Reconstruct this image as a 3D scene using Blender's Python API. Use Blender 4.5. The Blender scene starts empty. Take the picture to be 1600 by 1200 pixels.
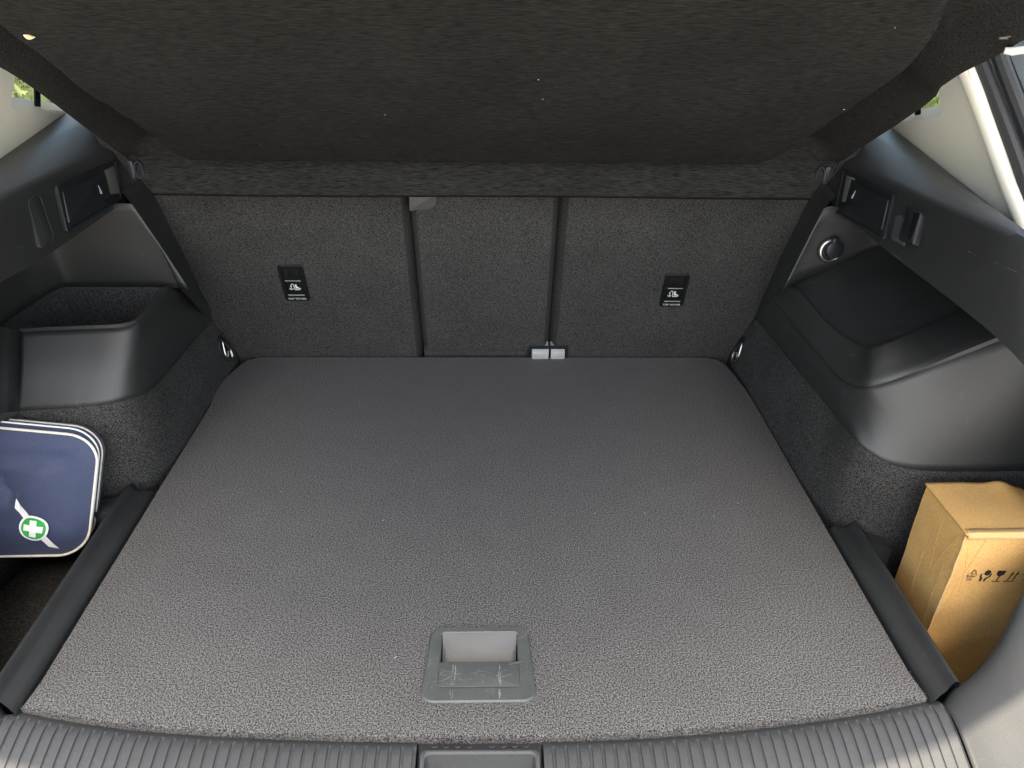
import bpy, bmesh, math, random
from mathutils import Vector, Matrix, noise
R = math.radians
random.seed(7)
sc = bpy.context.scene
col = sc.collection

# ------------------------------------------------------------------ camera, sky, sun, exposure
cam_d = bpy.data.cameras.new('camera'); cam = bpy.data.objects.new('camera', cam_d); col.objects.link(cam)
cam_d.sensor_width = 36; cam_d.lens = 27; cam_d.clip_start = .01; cam_d.clip_end = 400
CM = [[0.999651, 5.1e-05, -0.026411, 0.0116], [-0.022971, 0.495141, -0.868509, 0.0], [0.013033, 0.868812, 0.49497, 0.7248]]
cam.matrix_world = Matrix(CM + [[0, 0, 0, 1]])
sc.camera = cam
SUN_EL, SUN_AZ = R(66), R(180)          # azimuth of the sun: 180 = straight behind the car
w = bpy.data.worlds.new('World'); sc.world = w; w.use_nodes = True
wn = w.node_tree
sky = wn.nodes.new('ShaderNodeTexSky'); sky.sky_type = 'NISHITA'; sky.sun_disc = False
sky.sun_elevation = SUN_EL; sky.sun_rotation = SUN_AZ; sky.air_density = 1.0; sky.dust_density = 2.5; sky.ozone_density = .6
bg = wn.nodes['Background']; bg.inputs['Strength'].default_value = .15
wn.links.new(sky.outputs[0], bg.inputs['Color'])
sd = bpy.data.lights.new('sun', 'SUN'); sd.energy = 2.0; sd.angle = R(.53); sd.color = (1, .95, .87)
sun = bpy.data.objects.new('sun', sd); col.objects.link(sun)
to_sun = Vector((math.sin(SUN_AZ) * math.cos(SUN_EL), math.cos(SUN_AZ) * math.cos(SUN_EL), math.sin(SUN_EL)))
sun.rotation_euler = to_sun.to_track_quat('Z', 'Y').to_euler(); sun.location = (0, -3, 6)
sc.cycles.use_denoising = True; sc.cycles.denoiser = 'OPENIMAGEDENOISE'; sc.cycles.denoising_input_passes = 'RGB_ALBEDO_NORMAL'; sc.cycles.denoising_prefilter = 'NONE'; sc.cycles.use_adaptive_sampling = False; sc.cycles.caustics_reflective = False; sc.cycles.sample_clamp_indirect = 4
vs = sc.view_settings
vs.view_transform = 'Standard'; vs.look = 'None'; vs.exposure = 2.62; vs.use_white_balance = True; vs.white_balance_temperature = 7900; vs.white_balance_tint = 9; vs.gamma = 1; vs.use_curve_mapping = False

# ------------------------------------------------------------------ materials
def mat(name, c1, c2=None, scale=600, stretch=(1, 1, 1), lo=.35, hi=.65, rough=.7, spec=.4, bump=.0, bscale=900,
        metal=0, big=None, sheen=0, detail=3, wear=None, bdist=.0012, coat=0):
    m = bpy.data.materials.new(name); m.use_nodes = True
    nt = m.node_tree; N = nt.nodes.new; L = nt.links.new
    b = nt.nodes['Principled BSDF']
    b.inputs['Roughness'].default_value = rough; b.inputs['Specular IOR Level'].default_value = spec
    b.inputs['Metallic'].default_value = metal; b.inputs['Sheen Weight'].default_value = sheen
    b.inputs['Coat Weight'].default_value = coat
    tc = N('ShaderNodeTexCoord')
    mp = N('ShaderNodeMapping'); mp.inputs['Scale'].default_value = stretch; L(tc.outputs['Object'], mp.inputs['Vector'])
    out = None
    if c2 is not None:
        n = N('ShaderNodeTexNoise'); n.inputs['Scale'].default_value = scale; n.inputs['Detail'].default_value = detail
        n.inputs['Roughness'].default_value = .6
        L(mp.outputs[0], n.inputs['Vector'])
        r = N('ShaderNodeValToRGB'); r.color_ramp.elements[0].position = lo; r.color_ramp.elements[1].position = hi
        r.color_ramp.elements[0].color = (*c1, 1); r.color_ramp.elements[1].color = (*c2, 1)
        L(n.outputs['Fac'], r.inputs['Fac']); out = r.outputs['Color']
    if big:
        amt, bs = big
        n2 = N('ShaderNodeTexNoise'); n2.inputs['Scale'].default_value = bs; n2.inputs['Detail'].default_value = 4
        L(tc.outputs['Object'], n2.inputs['Vector'])
        mr = N('ShaderNodeMapRange'); mr.inputs['From Min'].default_value = .3; mr.inputs['From Max'].default_value = .7
        mr.inputs['To Min'].default_value = 1 - amt; mr.inputs['To Max'].default_value = 1 + amt
        L(n2.outputs['Fac'], mr.inputs['Value'])
        mx = N('ShaderNodeMix'); mx.data_type = 'RGBA'; mx.blend_type = 'MULTIPLY'; mx.inputs['Factor'].default_value = 1
        if out is not None: L(out, mx.inputs[6])
        else: mx.inputs[6].default_value = (*c1, 1)
        L(mr.outputs[0], mx.inputs[7]); out = mx.outputs[2]
    if wear:
        # thin scuffs: narrow band of a stretched, distorted noise, only inside broken patches
        wcol, wsc, wamt = wear
        n3 = N('ShaderNodeTexNoise'); n3.inputs['Scale'].default_value = wsc; n3.inputs['Detail'].default_value = 2
        n3.inputs['Distortion'].default_value = 1.5
        L(tc.outputs['Object'], n3.inputs['Vector'])
        s1 = N('ShaderNodeMath'); s1.operation = 'SUBTRACT'; s1.inputs[1].default_value = .5; L(n3.outputs['Fac'], s1.inputs[0])
        s2 = N('ShaderNodeMath'); s2.operation = 'ABSOLUTE'; L(s1.outputs[0], s2.inputs[0])
        s3 = N('ShaderNodeMapRange'); s3.inputs['From Min'].default_value = 0; s3.inputs['From Max'].default_value = .006
        s3.inputs['To Min'].default_value = 1; s3.inputs['To Max'].default_value = 0; L(s2.outputs[0], s3.inputs['Value'])
        n4 = N('ShaderNodeTexNoise'); n4.inputs['Scale'].default_value = wsc * 1.7; n4.inputs['Detail'].default_value = 3
        L(tc.outputs['Object'], n4.inputs['Vector'])
        s4 = N('ShaderNodeMapRange'); s4.inputs['From Min'].default_value = .60; s4.inputs['From Max'].default_value = .70
        s4.inputs['To Max'].default_value = wamt; L(n4.outputs['Fac'], s4.inputs['Value'])
        s5 = N('ShaderNodeMath'); s5.operation = 'MULTIPLY'; L(s3.outputs[0], s5.inputs[0]); L(s4.outputs[0], s5.inputs[1])
        mx = N('ShaderNodeMix'); mx.data_type = 'RGBA'; L(s5.outputs[0], mx.inputs['Factor'])
        if out is not None: L(out, mx.inputs[6])
        else: mx.inputs[6].default_value = (*c1, 1)
        mx.inputs[7].default_value = (*wcol, 1); out = mx.outputs[2]
    if out is not None: L(out, b.inputs['Base Color'])
    else: b.inputs['Base Color'].default_value = (*c1, 1)
    if bump:
        nb = N('ShaderNodeTexNoise'); nb.inputs['Scale'].default_value = bscale; nb.inputs['Detail'].default_value = 2
        L(mp.outputs[0], nb.inputs['Vector'])
        bp = N('ShaderNodeBump'); bp.inputs['Strength'].default_value = bump; bp.inputs['Distance'].default_value = bdist
        L(nb.outputs['Fac'], bp.inputs['Height']); L(bp.outputs[0], b.inputs['Normal'])
    return m

M = {}
M['carpet'] = mat('floor carpet', (.011, .0108, .0105), (.200, .196, .190), scale=580, lo=.40, hi=.64, rough=.95, spec=.1, sheen=.085, bump=.25, bscale=520, big=(.045, 20), detail=6, bdist=.0018)
M['liner'] = mat('liner carpet', (.008, .008, .008), (.095, .093, .091), scale=700, lo=.41, hi=.66, rough=.95, spec=.1, bump=.25, bscale=650, big=(.12, 12), detail=4, bdist=.002)
M['seatback'] = mat('seat back carpet', (.008, .008, .0079), (.084, .082, .079), scale=700, lo=.39, hi=.65, rough=.95, spec=.1, sheen=.03, bump=.25, bscale=640, big=(.10, 10), detail=4, bdist=.002)
M['felt'] = mat('shelf felt', (.0055, .0055, .0053), (.034, .033, .031), scale=800, stretch=(.09, 1, 1), lo=.34, hi=.74, rough=.92, spec=.12, bump=.2, bscale=600, big=(.12, 9), detail=5, bdist=.0015)
M['plastic'] = mat('dark grained plastic', (.0145, .0155, .0158), (.0205, .0215, .0217), scale=900, rough=.50, spec=.75, bump=.45, bscale=1500, big=(.10, 16), wear=((.16, .165, .16), 9, .5), bdist=.0006)
M['plastic_dark'] = mat('black plastic', (.012, .014, .017), rough=.45, spec=.45, bump=.12, bscale=1500, bdist=.0005)
M['plastic_flat'] = mat('smooth black plastic', (.012, .014, .018), rough=.35, spec=.4)
M['tether'] = mat('tether cover plastic', (.006, .0065, .007), rough=.5, spec=.25)
M['sill'] = mat('grey sill plastic', (.052, .055, .057), (.066, .070, .072), scale=800, rough=.55, spec=.4, bump=.35, bscale=900, big=(.06, 20), wear=((.22, .22, .22), 45, .4), bdist=.0006)
M['corner'] = mat('grey corner plastic', (.030, .033, .035), (.040, .044, .046), scale=800, rough=.55, spec=.4, bump=.35, bscale=900, big=(.06, 20), wear=((.2, .2, .2), 30, .5), bdist=.0006)
M['rail'] = mat('rail plastic', (.018, .021, .022), (.025, .028, .029), scale=700, rough=.5, spec=.45, bump=.25, bscale=1300, big=(.12, 30), wear=((.14, .14, .13), 24, .5), bdist=.0006)
M['handle'] = mat('handle plastic', (.070, .078, .076), (.084, .092, .089), scale=500, rough=.42, spec=.5, bump=.08, bscale=1300, big=(.10, 40), wear=((.36, .36, .32), 60, .9), bdist=.0005)
M['handle_lit'] = mat('handle plastic lit scoop', (.125, .126, .124), rough=.4, spec=.5, big=(.05, 30))  # handle plastic coloured lighter where the scoop faces the sky
M['cream'] = mat('cream pillar plastic', (.82, .79, .70), rough=.6, spec=.3, bump=.06, bscale=900, big=(.03, 6))
M['rubber'] = mat('rubber seal', (.022, .024, .028), rough=.5, spec=.5, bump=.15, bscale=300)
M['paint'] = mat('blue grey paint', (.045, .07, .09), rough=.25, spec=.5, coat=1)
M['frit'] = mat('black glass border', (.006, .006, .007), rough=.2)
M['metal'] = mat('chromed steel', (.42, .41, .38), rough=.28, metal=1)
M['bracket'] = mat('grey bracket plastic', (.30, .30, .29), rough=.45, spec=.4, big=(.08, 60))
M['plate'] = mat('grey lever plate', (.11, .108, .10), rough=.5, spec=.4)
M['tab'] = mat('grey pull tab', (.070, .070, .068), rough=.6)
M['navy'] = mat('navy nylon', (.022, .033, .075), (.050, .068, .128), scale=900, lo=.3, hi=.7, rough=.62, spec=.35, bump=.5, bscale=1100, sheen=.15, bdist=.0008)
M['pipe'] = mat('cream piping', (.72, .68, .58), rough=.6, bump=.2, bscale=700)
M['white'] = mat('white print', (.85, .86, .86), rough=.55)
M['green'] = mat('green print', (.02, .40, .07), rough=.5)
M['ink'] = mat('black print on card', (.012, .011, .012), rough=.7)
M['scuff'] = mat('pale scuff', (.062, .064, .063), (.028, .030, .030), scale=260, lo=.4, hi=.6, rough=.8)
M['scuff_pale'] = mat('pale scratch', (.36, .36, .33), (.16, .17, .165), scale=420, lo=.4, hi=.62, rough=.8)
M['card'] = mat('brown cardboard', (.45, .252, .088), (.60, .36, .14), scale=340, lo=.25, hi=.75, rough=.8, spec=.2, bump=.25, bscale=240, big=(.08, 14), detail=5, bdist=.0012, wear=((.80, .55, .27), 16, .8))
M['card_edge'] = mat('torn cardboard edge', (.55, .34, .15), rough=.85)
M['print'] = mat('pale print', (.62, .66, .68), rough=.5)
M['husk'] = mat('dry husk', (.70, .58, .34), rough=.7)
M['lint'] = mat('white lint', (.75, .75, .72), rough=.9)
M['ground'] = mat('pale concrete', (.34, .34, .335), (.44, .435, .425), scale=30, rough=.9, bump=.3, bscale=60, big=(.1, 1.2), bdist=.004)
M['leaf'] = mat('hedge leaf', (.16, .20, .065), (.24, .27, .11), scale=3, lo=.3, hi=.7, rough=.5)
M['stem'] = mat('hedge stem', (.10, .07, .045), rough=.9)
M['white_plastic'] = mat('pale clip plastic', (.70, .67, .58), rough=.35, spec=.5)
g = bpy.data.materials.new('window glass'); g.use_nodes = True
gn = g.node_tree; gn.nodes.remove(gn.nodes['Principled BSDF'])
tr = gn.nodes.new('ShaderNodeBsdfTransparent'); tr.inputs[0].default_value = (.86, .93, .87, 1)
gl = gn.nodes.new('ShaderNodeBsdfGlossy'); gl.inputs['Roughness'].default_value = .02
mxs = gn.nodes.new('ShaderNodeMixShader'); mxs.inputs[0].default_value = .06
gn.links.new(tr.outputs[0], mxs.inputs[1]); gn.links.new(gl.outputs[0], mxs.inputs[2])
gn.links.new(mxs.outputs[0], gn.nodes['Material Output'].inputs['Surface'])
M['glass'] = g

# ------------------------------------------------------------------ helpers
ROOT = {}
def thing(name, label, cat, loc=(0, 0, 0)):
    o = bpy.data.objects.new(name, None); o.empty_display_size = .05; o.location = loc
    o['label'] = label; o['category'] = cat; col.objects.link(o); ROOT[o.name] = Vector(loc)
    return o

def finish(name, me, m, parent=None, smooth=35, kind=None, label=None):
    o = bpy.data.objects.new(name, me); col.objects.link(o)
    if m is not None and not me.materials: me.materials.append(m)
    if smooth is not None:
        for p in me.polygons: p.use_smooth = True
        me.set_sharp_from_angle(angle=R(smooth))
    if parent is not None:
        o.parent = parent
        if parent.name in ROOT: o.matrix_parent_inverse = Matrix.Translation(-ROOT[parent.name])
    if kind: o['kind'] = kind
    if label: o['label'] = label
    return o

def obj(name, bm, m, parent=None, smooth=35, normals=True, **k):
    if normals: bmesh.ops.recalc_face_normals(bm, faces=bm.faces[:])
    me = bpy.data.meshes.new(name); bm.to_mesh(me); bm.free()
    return finish(name, me, m, parent, smooth, **k)

def V(p): return Vector(p)

def resample(pts, n, curve=True):
    """n points evenly along a Catmull-Rom curve (or a polyline) through pts"""
    P = [Vector(p) for p in pts]
    if curve and len(P) > 2:
        D = []
        Q = [P[0] * 2 - P[1]] + P + [P[-1] * 2 - P[-2]]
        for i in range(1, len(Q) - 2):
            p0, p1, p2, p3 = Q[i - 1:i + 3]
            t0 = 0; t1 = t0 + max((p1 - p0).length, 1e-6) ** .5; t2 = t1 + max((p2 - p1).length, 1e-6) ** .5; t3 = t2 + max((p3 - p2).length, 1e-6) ** .5
            for k in range(14):
                t = t1 + (t2 - t1) * k / 14
                a1 = p0 * ((t1 - t) / (t1 - t0)) + p1 * ((t - t0) / (t1 - t0))
                a2 = p1 * ((t2 - t) / (t2 - t1)) + p2 * ((t - t1) / (t2 - t1))
                a3 = p2 * ((t3 - t) / (t3 - t2)) + p3 * ((t - t2) / (t3 - t2))
                b1 = a1 * ((t2 - t) / (t2 - t0)) + a2 * ((t - t0) / (t2 - t0))
                b2 = a2 * ((t3 - t) / (t3 - t1)) + a3 * ((t - t1) / (t3 - t1))
                D.append(b1 * ((t2 - t) / (t2 - t1)) + b2 * ((t - t1) / (t2 - t1)))
        D.append(P[-1]); P = D
    L = [0]
    for a, b in zip(P, P[1:]): L.append(L[-1] + (b - a).length)
    out = []; j = 0
    for i in range(n):
        s = L[-1] * i / (n - 1)
        while j < len(L) - 2 and L[j + 1] < s: j += 1
        d = L[j + 1] - L[j]
        out.append(P[j].lerp(P[j + 1], 0 if d < 1e-9 else (s - L[j]) / d))
    return out

def grid(bm, rows, closed=False):
    vv = [[bm.verts.new(p) for p in r] for r in rows]
    n = len(rows[0])
    for a, b in zip(vv, vv[1:]):
        for i in range(n if closed else n - 1):
            j = (i + 1) % n
            bm.faces.new((a[i], a[j], b[j], b[i]))
    return vv

def anchored(pts, segs, curve=True):
    """resample so that each given anchor stays on the same column: pts with segs[i] steps between anchors"""
    P = [Vector(p) for p in pts]
    out = []
    Q = [P[0] * 2 - P[1]] + P + [P[-1] * 2 - P[-2]]
    for i in range(len(P) - 1):
        p0, p1, p2, p3 = Q[i:i + 4]
        l = (p2 - p1).length
        m1 = (p2 - p0); m2 = (p3 - p1)
        # tangents limited to this span, so uneven spacing does not overshoot
        m1 = m1.normalized() * l if m1.length > 1e-9 else m1; m2 = m2.normalized() * l if m2.length > 1e-9 else m2
        for k in range(segs[i]):
            t = k / segs[i]
            if curve:
                h = (2*t**3 - 3*t*t + 1) * p1 + (t**3 - 2*t*t + t) * m1 + (-2*t**3 + 3*t*t) * p2 + (t**3 - t*t) * m2
            else: h = p1.lerp(p2, t)
            out.append(h)
    out.append(P[-1])
    return out

def sheet(name, rows, m, parent, n=40, curve=True, across=None, thick=.0025, smooth=40, segs=None, **k):
    """a trim shell lofted through rows of points; across = steps between the rows (smooth curve) or None"""
    if segs: RR = [anchored(r, segs, curve) for r in rows]
    else: RR = [resample(r, n, curve) for r in rows]
    if across:
        cols = [resample([r[i] for r in RR], across) for i in range(len(RR[0]))]
        RR = [[c[j] for c in cols] for j in range(across)]
    bm = bmesh.new(); grid(bm, RR)
    bmesh.ops.remove_doubles(bm, verts=bm.verts[:], dist=1e-5)
    o = obj(name, bm, m, parent, smooth, **k)
    if thick:
        md = o.modifiers.new('thickness', 'SOLIDIFY'); md.thickness = thick; md.offset = 0
    return o

def rrect(w, h, r, n=6, cx=0, cy=0):
    out = []
    for sx, sy, a0 in ((1, 1, 0), (-1, 1, 90), (-1, -1, 180), (1, -1, 270)):
        for k in range(n + 1):
            a = R(a0 + 90 * k / n)
            out.append((cx + sx * (w / 2 - r) + r * math.cos(a), cy + sy * (h / 2 - r) + r * math.sin(a)))
    return out

def roundpoly(pts, r, n=5):
    """rounded version of a 2D / 3D polygon"""
    P = [Vector(p) for p in pts]; out = []
    for i in range(len(P)):
        a, b, c = P[i - 1], P[i], P[(i + 1) % len(P)]
        rr = r[i] if isinstance(r, (list, tuple)) else r
        d = min(rr, (a - b).length * .45, (c - b).length * .45)
        p, q = b + (a - b).normalized() * d, b + (c - b).normalized() * d
        for k in range(n + 1):
            t = k / n
            out.append(p * (1 - t) ** 2 + b * (2 * t * (1 - t)) + q * t * t)
    return out

def planar(P):
    P = [Vector(p) for p in P]; c = sum(P, Vector()) / len(P); n = poly_normal(P)
    return [p - n * (p - c).dot(n) for p in P]

def poly_normal(P):
    nrm = Vector((0, 0, 0))
    for i in range(len(P)):
        a, b = P[i], P[(i + 1) % len(P)]
        nrm += a.cross(b)
    return nrm.normalized()

def inset(P, d, nrm):
    c = sum(P, Vector()) / len(P); out = []
    for i in range(len(P)):
        t = (P[(i + 1) % len(P)] - P[i - 1]).normalized()
        s = nrm.cross(t)
        if s.dot(c - P[i]) < 0: s = -s
        out.append(P[i] + s * d)
    return out

def slab(bm, P, up, h, bev=.001, down=None):
    """solid plate on outline P (list of Vector), rising h along up, with a rounded top edge"""
    P = [Vector(p) for p in P]; up = Vector(up).normalized()
    base = [p - up * (down or 0) for p in P]
    rows = [base, [p + up * (h - bev) for p in P], [p + up * (h - bev * .3) for p in inset(P, bev * .3, up)], [p + up * h for p in inset(P, bev, up)]]
    vv = grid(bm, rows, closed=True)
    bm.faces.new(vv[-1]); bm.faces.new(vv[0][::-1])

def ring_slab(bm, P, Q, up, h, depth=0, bev=.001):
    """frame between outline P and opening Q (same count), rising h, the opening going down by depth"""
    P = [Vector(p) for p in P]; Q = [Vector(p) for p in Q]; up = Vector(up).normalized()
    rows = [P, [p + up * (h - bev) for p in P], [p + up * h for p in inset(P, bev, up)]]
    qo = inset(Q, -bev, up)
    rows += [[q + up * h for q in qo], [q + up * (h - bev) for q in Q], [q - up * depth for q in Q]]
    grid(bm, rows, closed=True)

def tube(bm, pts, r, n=8, closed=False, cap=True, sq=None):
    P = [Vector(p) for p in pts]; N = len(P); rows = []; prev = None
    for i in range(N):
        if closed: t = P[(i + 1) % N] - P[i - 1]
        else: t = P[min(i + 1, N - 1)] - P[max(i - 1, 0)]
        t.normalize()
        if prev is None:
            a = Vector((0, 0, 1)) if abs(t.z) < .9 else Vector((1, 0, 0))
            u = (a - t * a.dot(t)).normalized()
        else: u = (prev - t * prev.dot(t)).normalized()
        prev = u; v = t.cross(u)
        ri = r[i] if isinstance(r, (list, tuple)) else r
        rows.append([P[i] + (u * math.cos(2 * math.pi * k / n) + v * math.sin(2 * math.pi * k / n)) * ri for k in range(n)])
    vv = [[bm.verts.new(p) for p in q] for q in rows]
    for i in range(N if closed else N - 1):
        a, b = vv[i], vv[(i + 1) % N]
        for k in range(n): bm.faces.new((a[k], a[(k + 1) % n], b[(k + 1) % n], b[k]))
    if not closed and cap: bm.faces.new(vv[0][::-1]); bm.faces.new(vv[-1])

def bar(bm, a, b, wd, up, h):
    """thin flat bar from a to b, width wd, thickness h along up"""
    a, b, up = Vector(a), Vector(b), Vector(up).normalized()
    s = (b - a).cross(up).normalized() * wd / 2
    slab(bm, [a - s, b - s, b + s, a + s], up, h, min(h, wd) * .2)

def flat(bm, P, off, up):
    f = [bm.verts.new(Vector(p) + Vector(up) * off) for p in P]
    bm.faces.new(f)

def text_bm(bm, s, size, fn, extrude=0, bold=1.0):
    """letters as mesh; fn(x, y) places a point of the text plane"""
    cu = bpy.data.curves.new('lettering', 'FONT'); cu.body = s; cu.size = size; cu.align_x = 'CENTER'; cu.align_y = 'CENTER'
    cu.resolution_u = 3; cu.offset = .0
    o = bpy.data.objects.new('lettering', cu); col.objects.link(o)
    dg = bpy.context.evaluated_depsgraph_get()
    me = o.evaluated_get(dg).to_mesh()
    vv = [bm.verts.new(fn(v.co.x * bold, v.co.y)) for v in me.vertices]
    for p in me.polygons:
        try: bm.faces.new([vv[i] for i in p.vertices])
        except ValueError: pass
    o.evaluated_get(dg).to_mesh_clear()
    bpy.data.objects.remove(o); bpy.data.curves.remove(cu)

def fill_hole(bm, outer, holes):
    """planar-ish sheet with holes; returns faces"""
    edges = []
    for loop in [outer] + holes:
        vv = [bm.verts.new(p) for p in loop]
        for i in range(len(vv)): edges.append(bm.edges.new((vv[i], vv[(i + 1) % len(vv)])))
    r = bmesh.ops.triangle_fill(bm, use_beauty=True, use_dissolve=False, edges=edges)
    return [f for f in r['geom'] if isinstance(f, bmesh.types.BMFace)]

# ------------------------------------------------------------------ ground and hedges outside
GZ = -.78
bm = bmesh.new()
grid(bm, [[Vector((x, y, GZ)) for x in (-150, -20, -5, 5, 20, 150)] for y in (-150, -20, -5, 5, 20, 150)])
o = obj('ground', bm, M['ground'], smooth=None); o['kind'] = 'structure'
for v in o.data.polygons:
    if v.normal.z < 0: v.flip()

def hedge(sx, label):
    t = thing('hedge', label, 'hedge', (sx * 3.4, 3.2, GZ))
    rnd = random.Random(5 + sx)
    bm = bmesh.new()
    for i in range(9000):
        y = rnd.uniform(-1.5, 8); z = GZ + 2.3 * rnd.random() ** .8
        x = sx * (3.1 + .25 * noise.noise(Vector((y * 1.3, z * 1.3, sx))) + abs(rnd.gauss(0, .16)))
        c = Vector((x, y, z)); s = rnd.uniform(.03, .065)
        d = Vector((rnd.gauss(0, 1) - sx * 1.2, rnd.gauss(0, 1), rnd.gauss(.5, .8))).normalized()
        u = d.orthogonal().normalized(); u.rotate(Matrix.Rotation(rnd.uniform(0, 6.28), 3, d)); v = d.cross(u)
        q = [bm.verts.new(c + u * s), bm.verts.new(c + v * s * .45 + d * s * .12), bm.verts.new(c - u * s), bm.verts.new(c - v * s * .45 + d * s * .12)]
        bm.faces.new(q)
    grid(bm, [[Vector((sx * (3.30 + .22 * noise.noise(Vector((y * .5 * 1.3, z * .3 * 1.3, sx))) + (.5 if z > 6.5 else 0)), -1.5 + y * .5, GZ + z * .3)) for y in range(20)] for z in range(8)])
    obj('foliage', bm, M['leaf'], t, None, normals=False, kind='stuff')
    bm = bmesh.new()
    for k in range(20):
        y = -1.3 + k * .48 + rnd.uniform(-.1, .1)
        tube(bm, [(sx * 3.35, y, GZ), (sx * 3.38 + rnd.uniform(-.05, .05), y + rnd.uniform(-.1, .1), GZ + .9), (sx * 3.4, y + rnd.uniform(-.15, .15), GZ + 1.9)], [.03, .022, .01], 6)
    obj('stems', bm, M['stem'], t)
hedge(-1, 'leafy green hedge outside, seen through the small window at the left')
hedge(1, 'leafy green hedge outside, seen through the small window at the right')

# ------------------------------------------------------------------ the car: fixed body and trims
car = thing('car', 'open car boot with black side trims, cream pillars and a ribbed grey loading sill', 'car', (0, 1.0, GZ))

# --- left side ------------------------------------------------------
L_bot = [(-0.527,1.3777,0.0918), (-0.523,1.2401,0.1035), (-0.52,1.1262,0.111), (-0.5127,1.045,0.1236), (-0.5158,0.998,0.1363), (-0.5285,0.975,0.1418), (-0.5513,0.964,0.1419), (-0.5868,0.96,0.1389), (-0.6424,0.96,0.1352), (-0.671,0.96,0.1336)]
SEG = [8, 8, 8, 6, 6, 6, 8, 10, 8]
# liner carpet below the plastic: wheel arch box wall, then the wall of the side pocket
z0 = [(-0.4999,1.3866,0), (-.5, 1.28, 0), (-.5, 1.16, 0), (-.501, 1.05, 0), (-.512, .995, 0), (-.53, .968, 0), (-.56, .953, 0), (-.605, .948, 0), (-.67, .948, 0), (-.705, .948, 0)]
low = [(x, y, -.12) for x, y, z in z0]
mid = [(a[0] * .42 + b[0] * .58 + .002, a[1] * .42 + b[1] * .58, a[2] * .42 + b[2] * .58) for a, b in zip(L_bot, z0)]
mid[0] = (-0.51,1.3978,0.0361)
sheet('arch_liner', [low, z0, mid, [(x - .003, y + .002, z + .004) for x, y, z in L_bot]], M['liner'], car, segs=SEG, across=16, label='dark grey carpet liner of the left wheel arch')
# pocket outer wall, floor
sheet('pocket_wall', [[(-.705, .95, -.12), (-.72, .80, -.12), (-.72, .6, -.12), (-.62, .48, -.12)], [(-.705, .95, .13), (-.72, .80, .13), (-.72, .6, .13), (-.62, .48, .05)]], M['liner'], car, n=20)
sheet('pocket_floor', [[(-.50, .97, -.115), (-.50, .45, -.115)], [(-.74, .97, -.115), (-.74, .45, -.115)]], M['liner'], car, n=4)
sheet('pocket_side', [[(-.506, .97, -.12), (-.506, .575, -.12)], [(-.506, .97, -.006), (-.506, .575, -.006)]], M['liner'], car, n=4)
# plastic face of the arch box up to the rim of the open tray
L_rim = [(-0.528,1.3352,0.1645), (-0.52,1.2466,0.2051), (-0.5165,1.1815,0.235), (-0.5154,1.1105,0.235), (-0.5137,1.0539,0.235), (-0.5206,1.0383,0.235), (-0.5341,1.0306,0.235), (-0.5736,1.026,0.235), (-0.6259,1.0204,0.235), (-0.6668,1.0149,0.235)]
bulge = [tuple(Vector(a).lerp(Vector(b), .5) + Vector((.004, -.004, 0)) for a, b in zip(L_bot, L_rim))]
rim_in = [tuple(Vector(p) + Vector((-.006 if i > 1 else 0, .007 if i > 4 else 0, .0))) for i, p in enumerate(L_rim)]
rim_dn = [tuple(Vector(p) + Vector((-.001, .001, -.012))) for p in rim_in]
def soften(r, n=2):
    r = [Vector(p) for p in r]
    for _ in range(n): r = [r[0]] + [r[i - 1] * .25 + r[i] * .5 + r[i + 1] * .25 for i in range(1, len(r) - 1)] + [r[-1]]
    return [tuple(p) for p in r]
bulge[0] = soften(bulge[0], 1)
trimL = sheet('side_trim', [L_bot, bulge[0], [tuple(Vector(p) + Vector((0, 0, -.003))) for p in L_rim]], M['plastic'], car, segs=SEG, across=14, label='black plastic trim round the open tray, left side of the boot')
sheet('tray_rim', [[tuple(Vector(p) + Vector((0, 0, -.003))) for p in L_rim], [tuple(Vector(p).lerp(Vector(q), .5) + Vector((0, 0, .0012))) for p, q in zip(L_rim, rim_in)], rim_in, rim_dn], M['plastic'], trimL, segs=SEG, thick=None)
# carpet lined tray
ring_t = rim_dn[2:] + [(-.712, 1.02, .237), (-.716, 1.10, .237), (-.716, 1.17, .238), (-.70, 1.20, .238), (-.60, 1.20, .237), (-.525, 1.197, .236)]
c = sum((Vector(p) for p in ring_t), Vector()) / len(ring_t)
bm = bmesh.new()
vv = grid(bm, [[Vector(p) for p in ring_t], [Vector(p).lerp(c, .06) + Vector((0, 0, -.06)) for p in ring_t], [Vector(p).lerp(c, .14) + Vector((0, 0, -.11)) for p in ring_t]], closed=True)
bm.faces.new(vv[-1])
obj('storage_tray', bm, M['liner'], car, 50, label='carpet lined storage tray sunk in the left side trim')
# niche: far wall, rounded corner, outer wall
sheet('niche_wall', [[(-0.4894,1.196,0.224), (-0.5247,1.197,0.2274), (-0.6109,1.198,0.2273), (-0.6806,1.196,0.2284), (-0.6893,1.182,0.2331), (-.700, 1.12, .233), (-.702, 1.02, .233), (-.712, .985, .20), (-.74, .95, .20)],
                     [(-0.5164,1.188,0.3009), (-0.543,1.189,0.3058), (-0.6104,1.19,0.2998), (-0.6799,1.188,0.2927), (-0.6944,1.172,0.2846), (-.712, 1.12, .29), (-.708, 1.02, .29), (-.716, .985, .28), (-.74, .95, .28)],
                     [(-0.5432,1.18,0.3727), (-0.5691,1.181,0.3723), (-0.6189,1.182,0.3697), (-0.679,1.18,0.3598), (-0.6924,1.165,0.3543), (-.722, 1.12, .385), (-.716, 1.02, .385), (-.72, .985, .385), (-.74, .95, .385)]],
      M['plastic'], trimL, segs=[5, 8, 8, 4, 6, 8, 8, 8], across=12)
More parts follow.
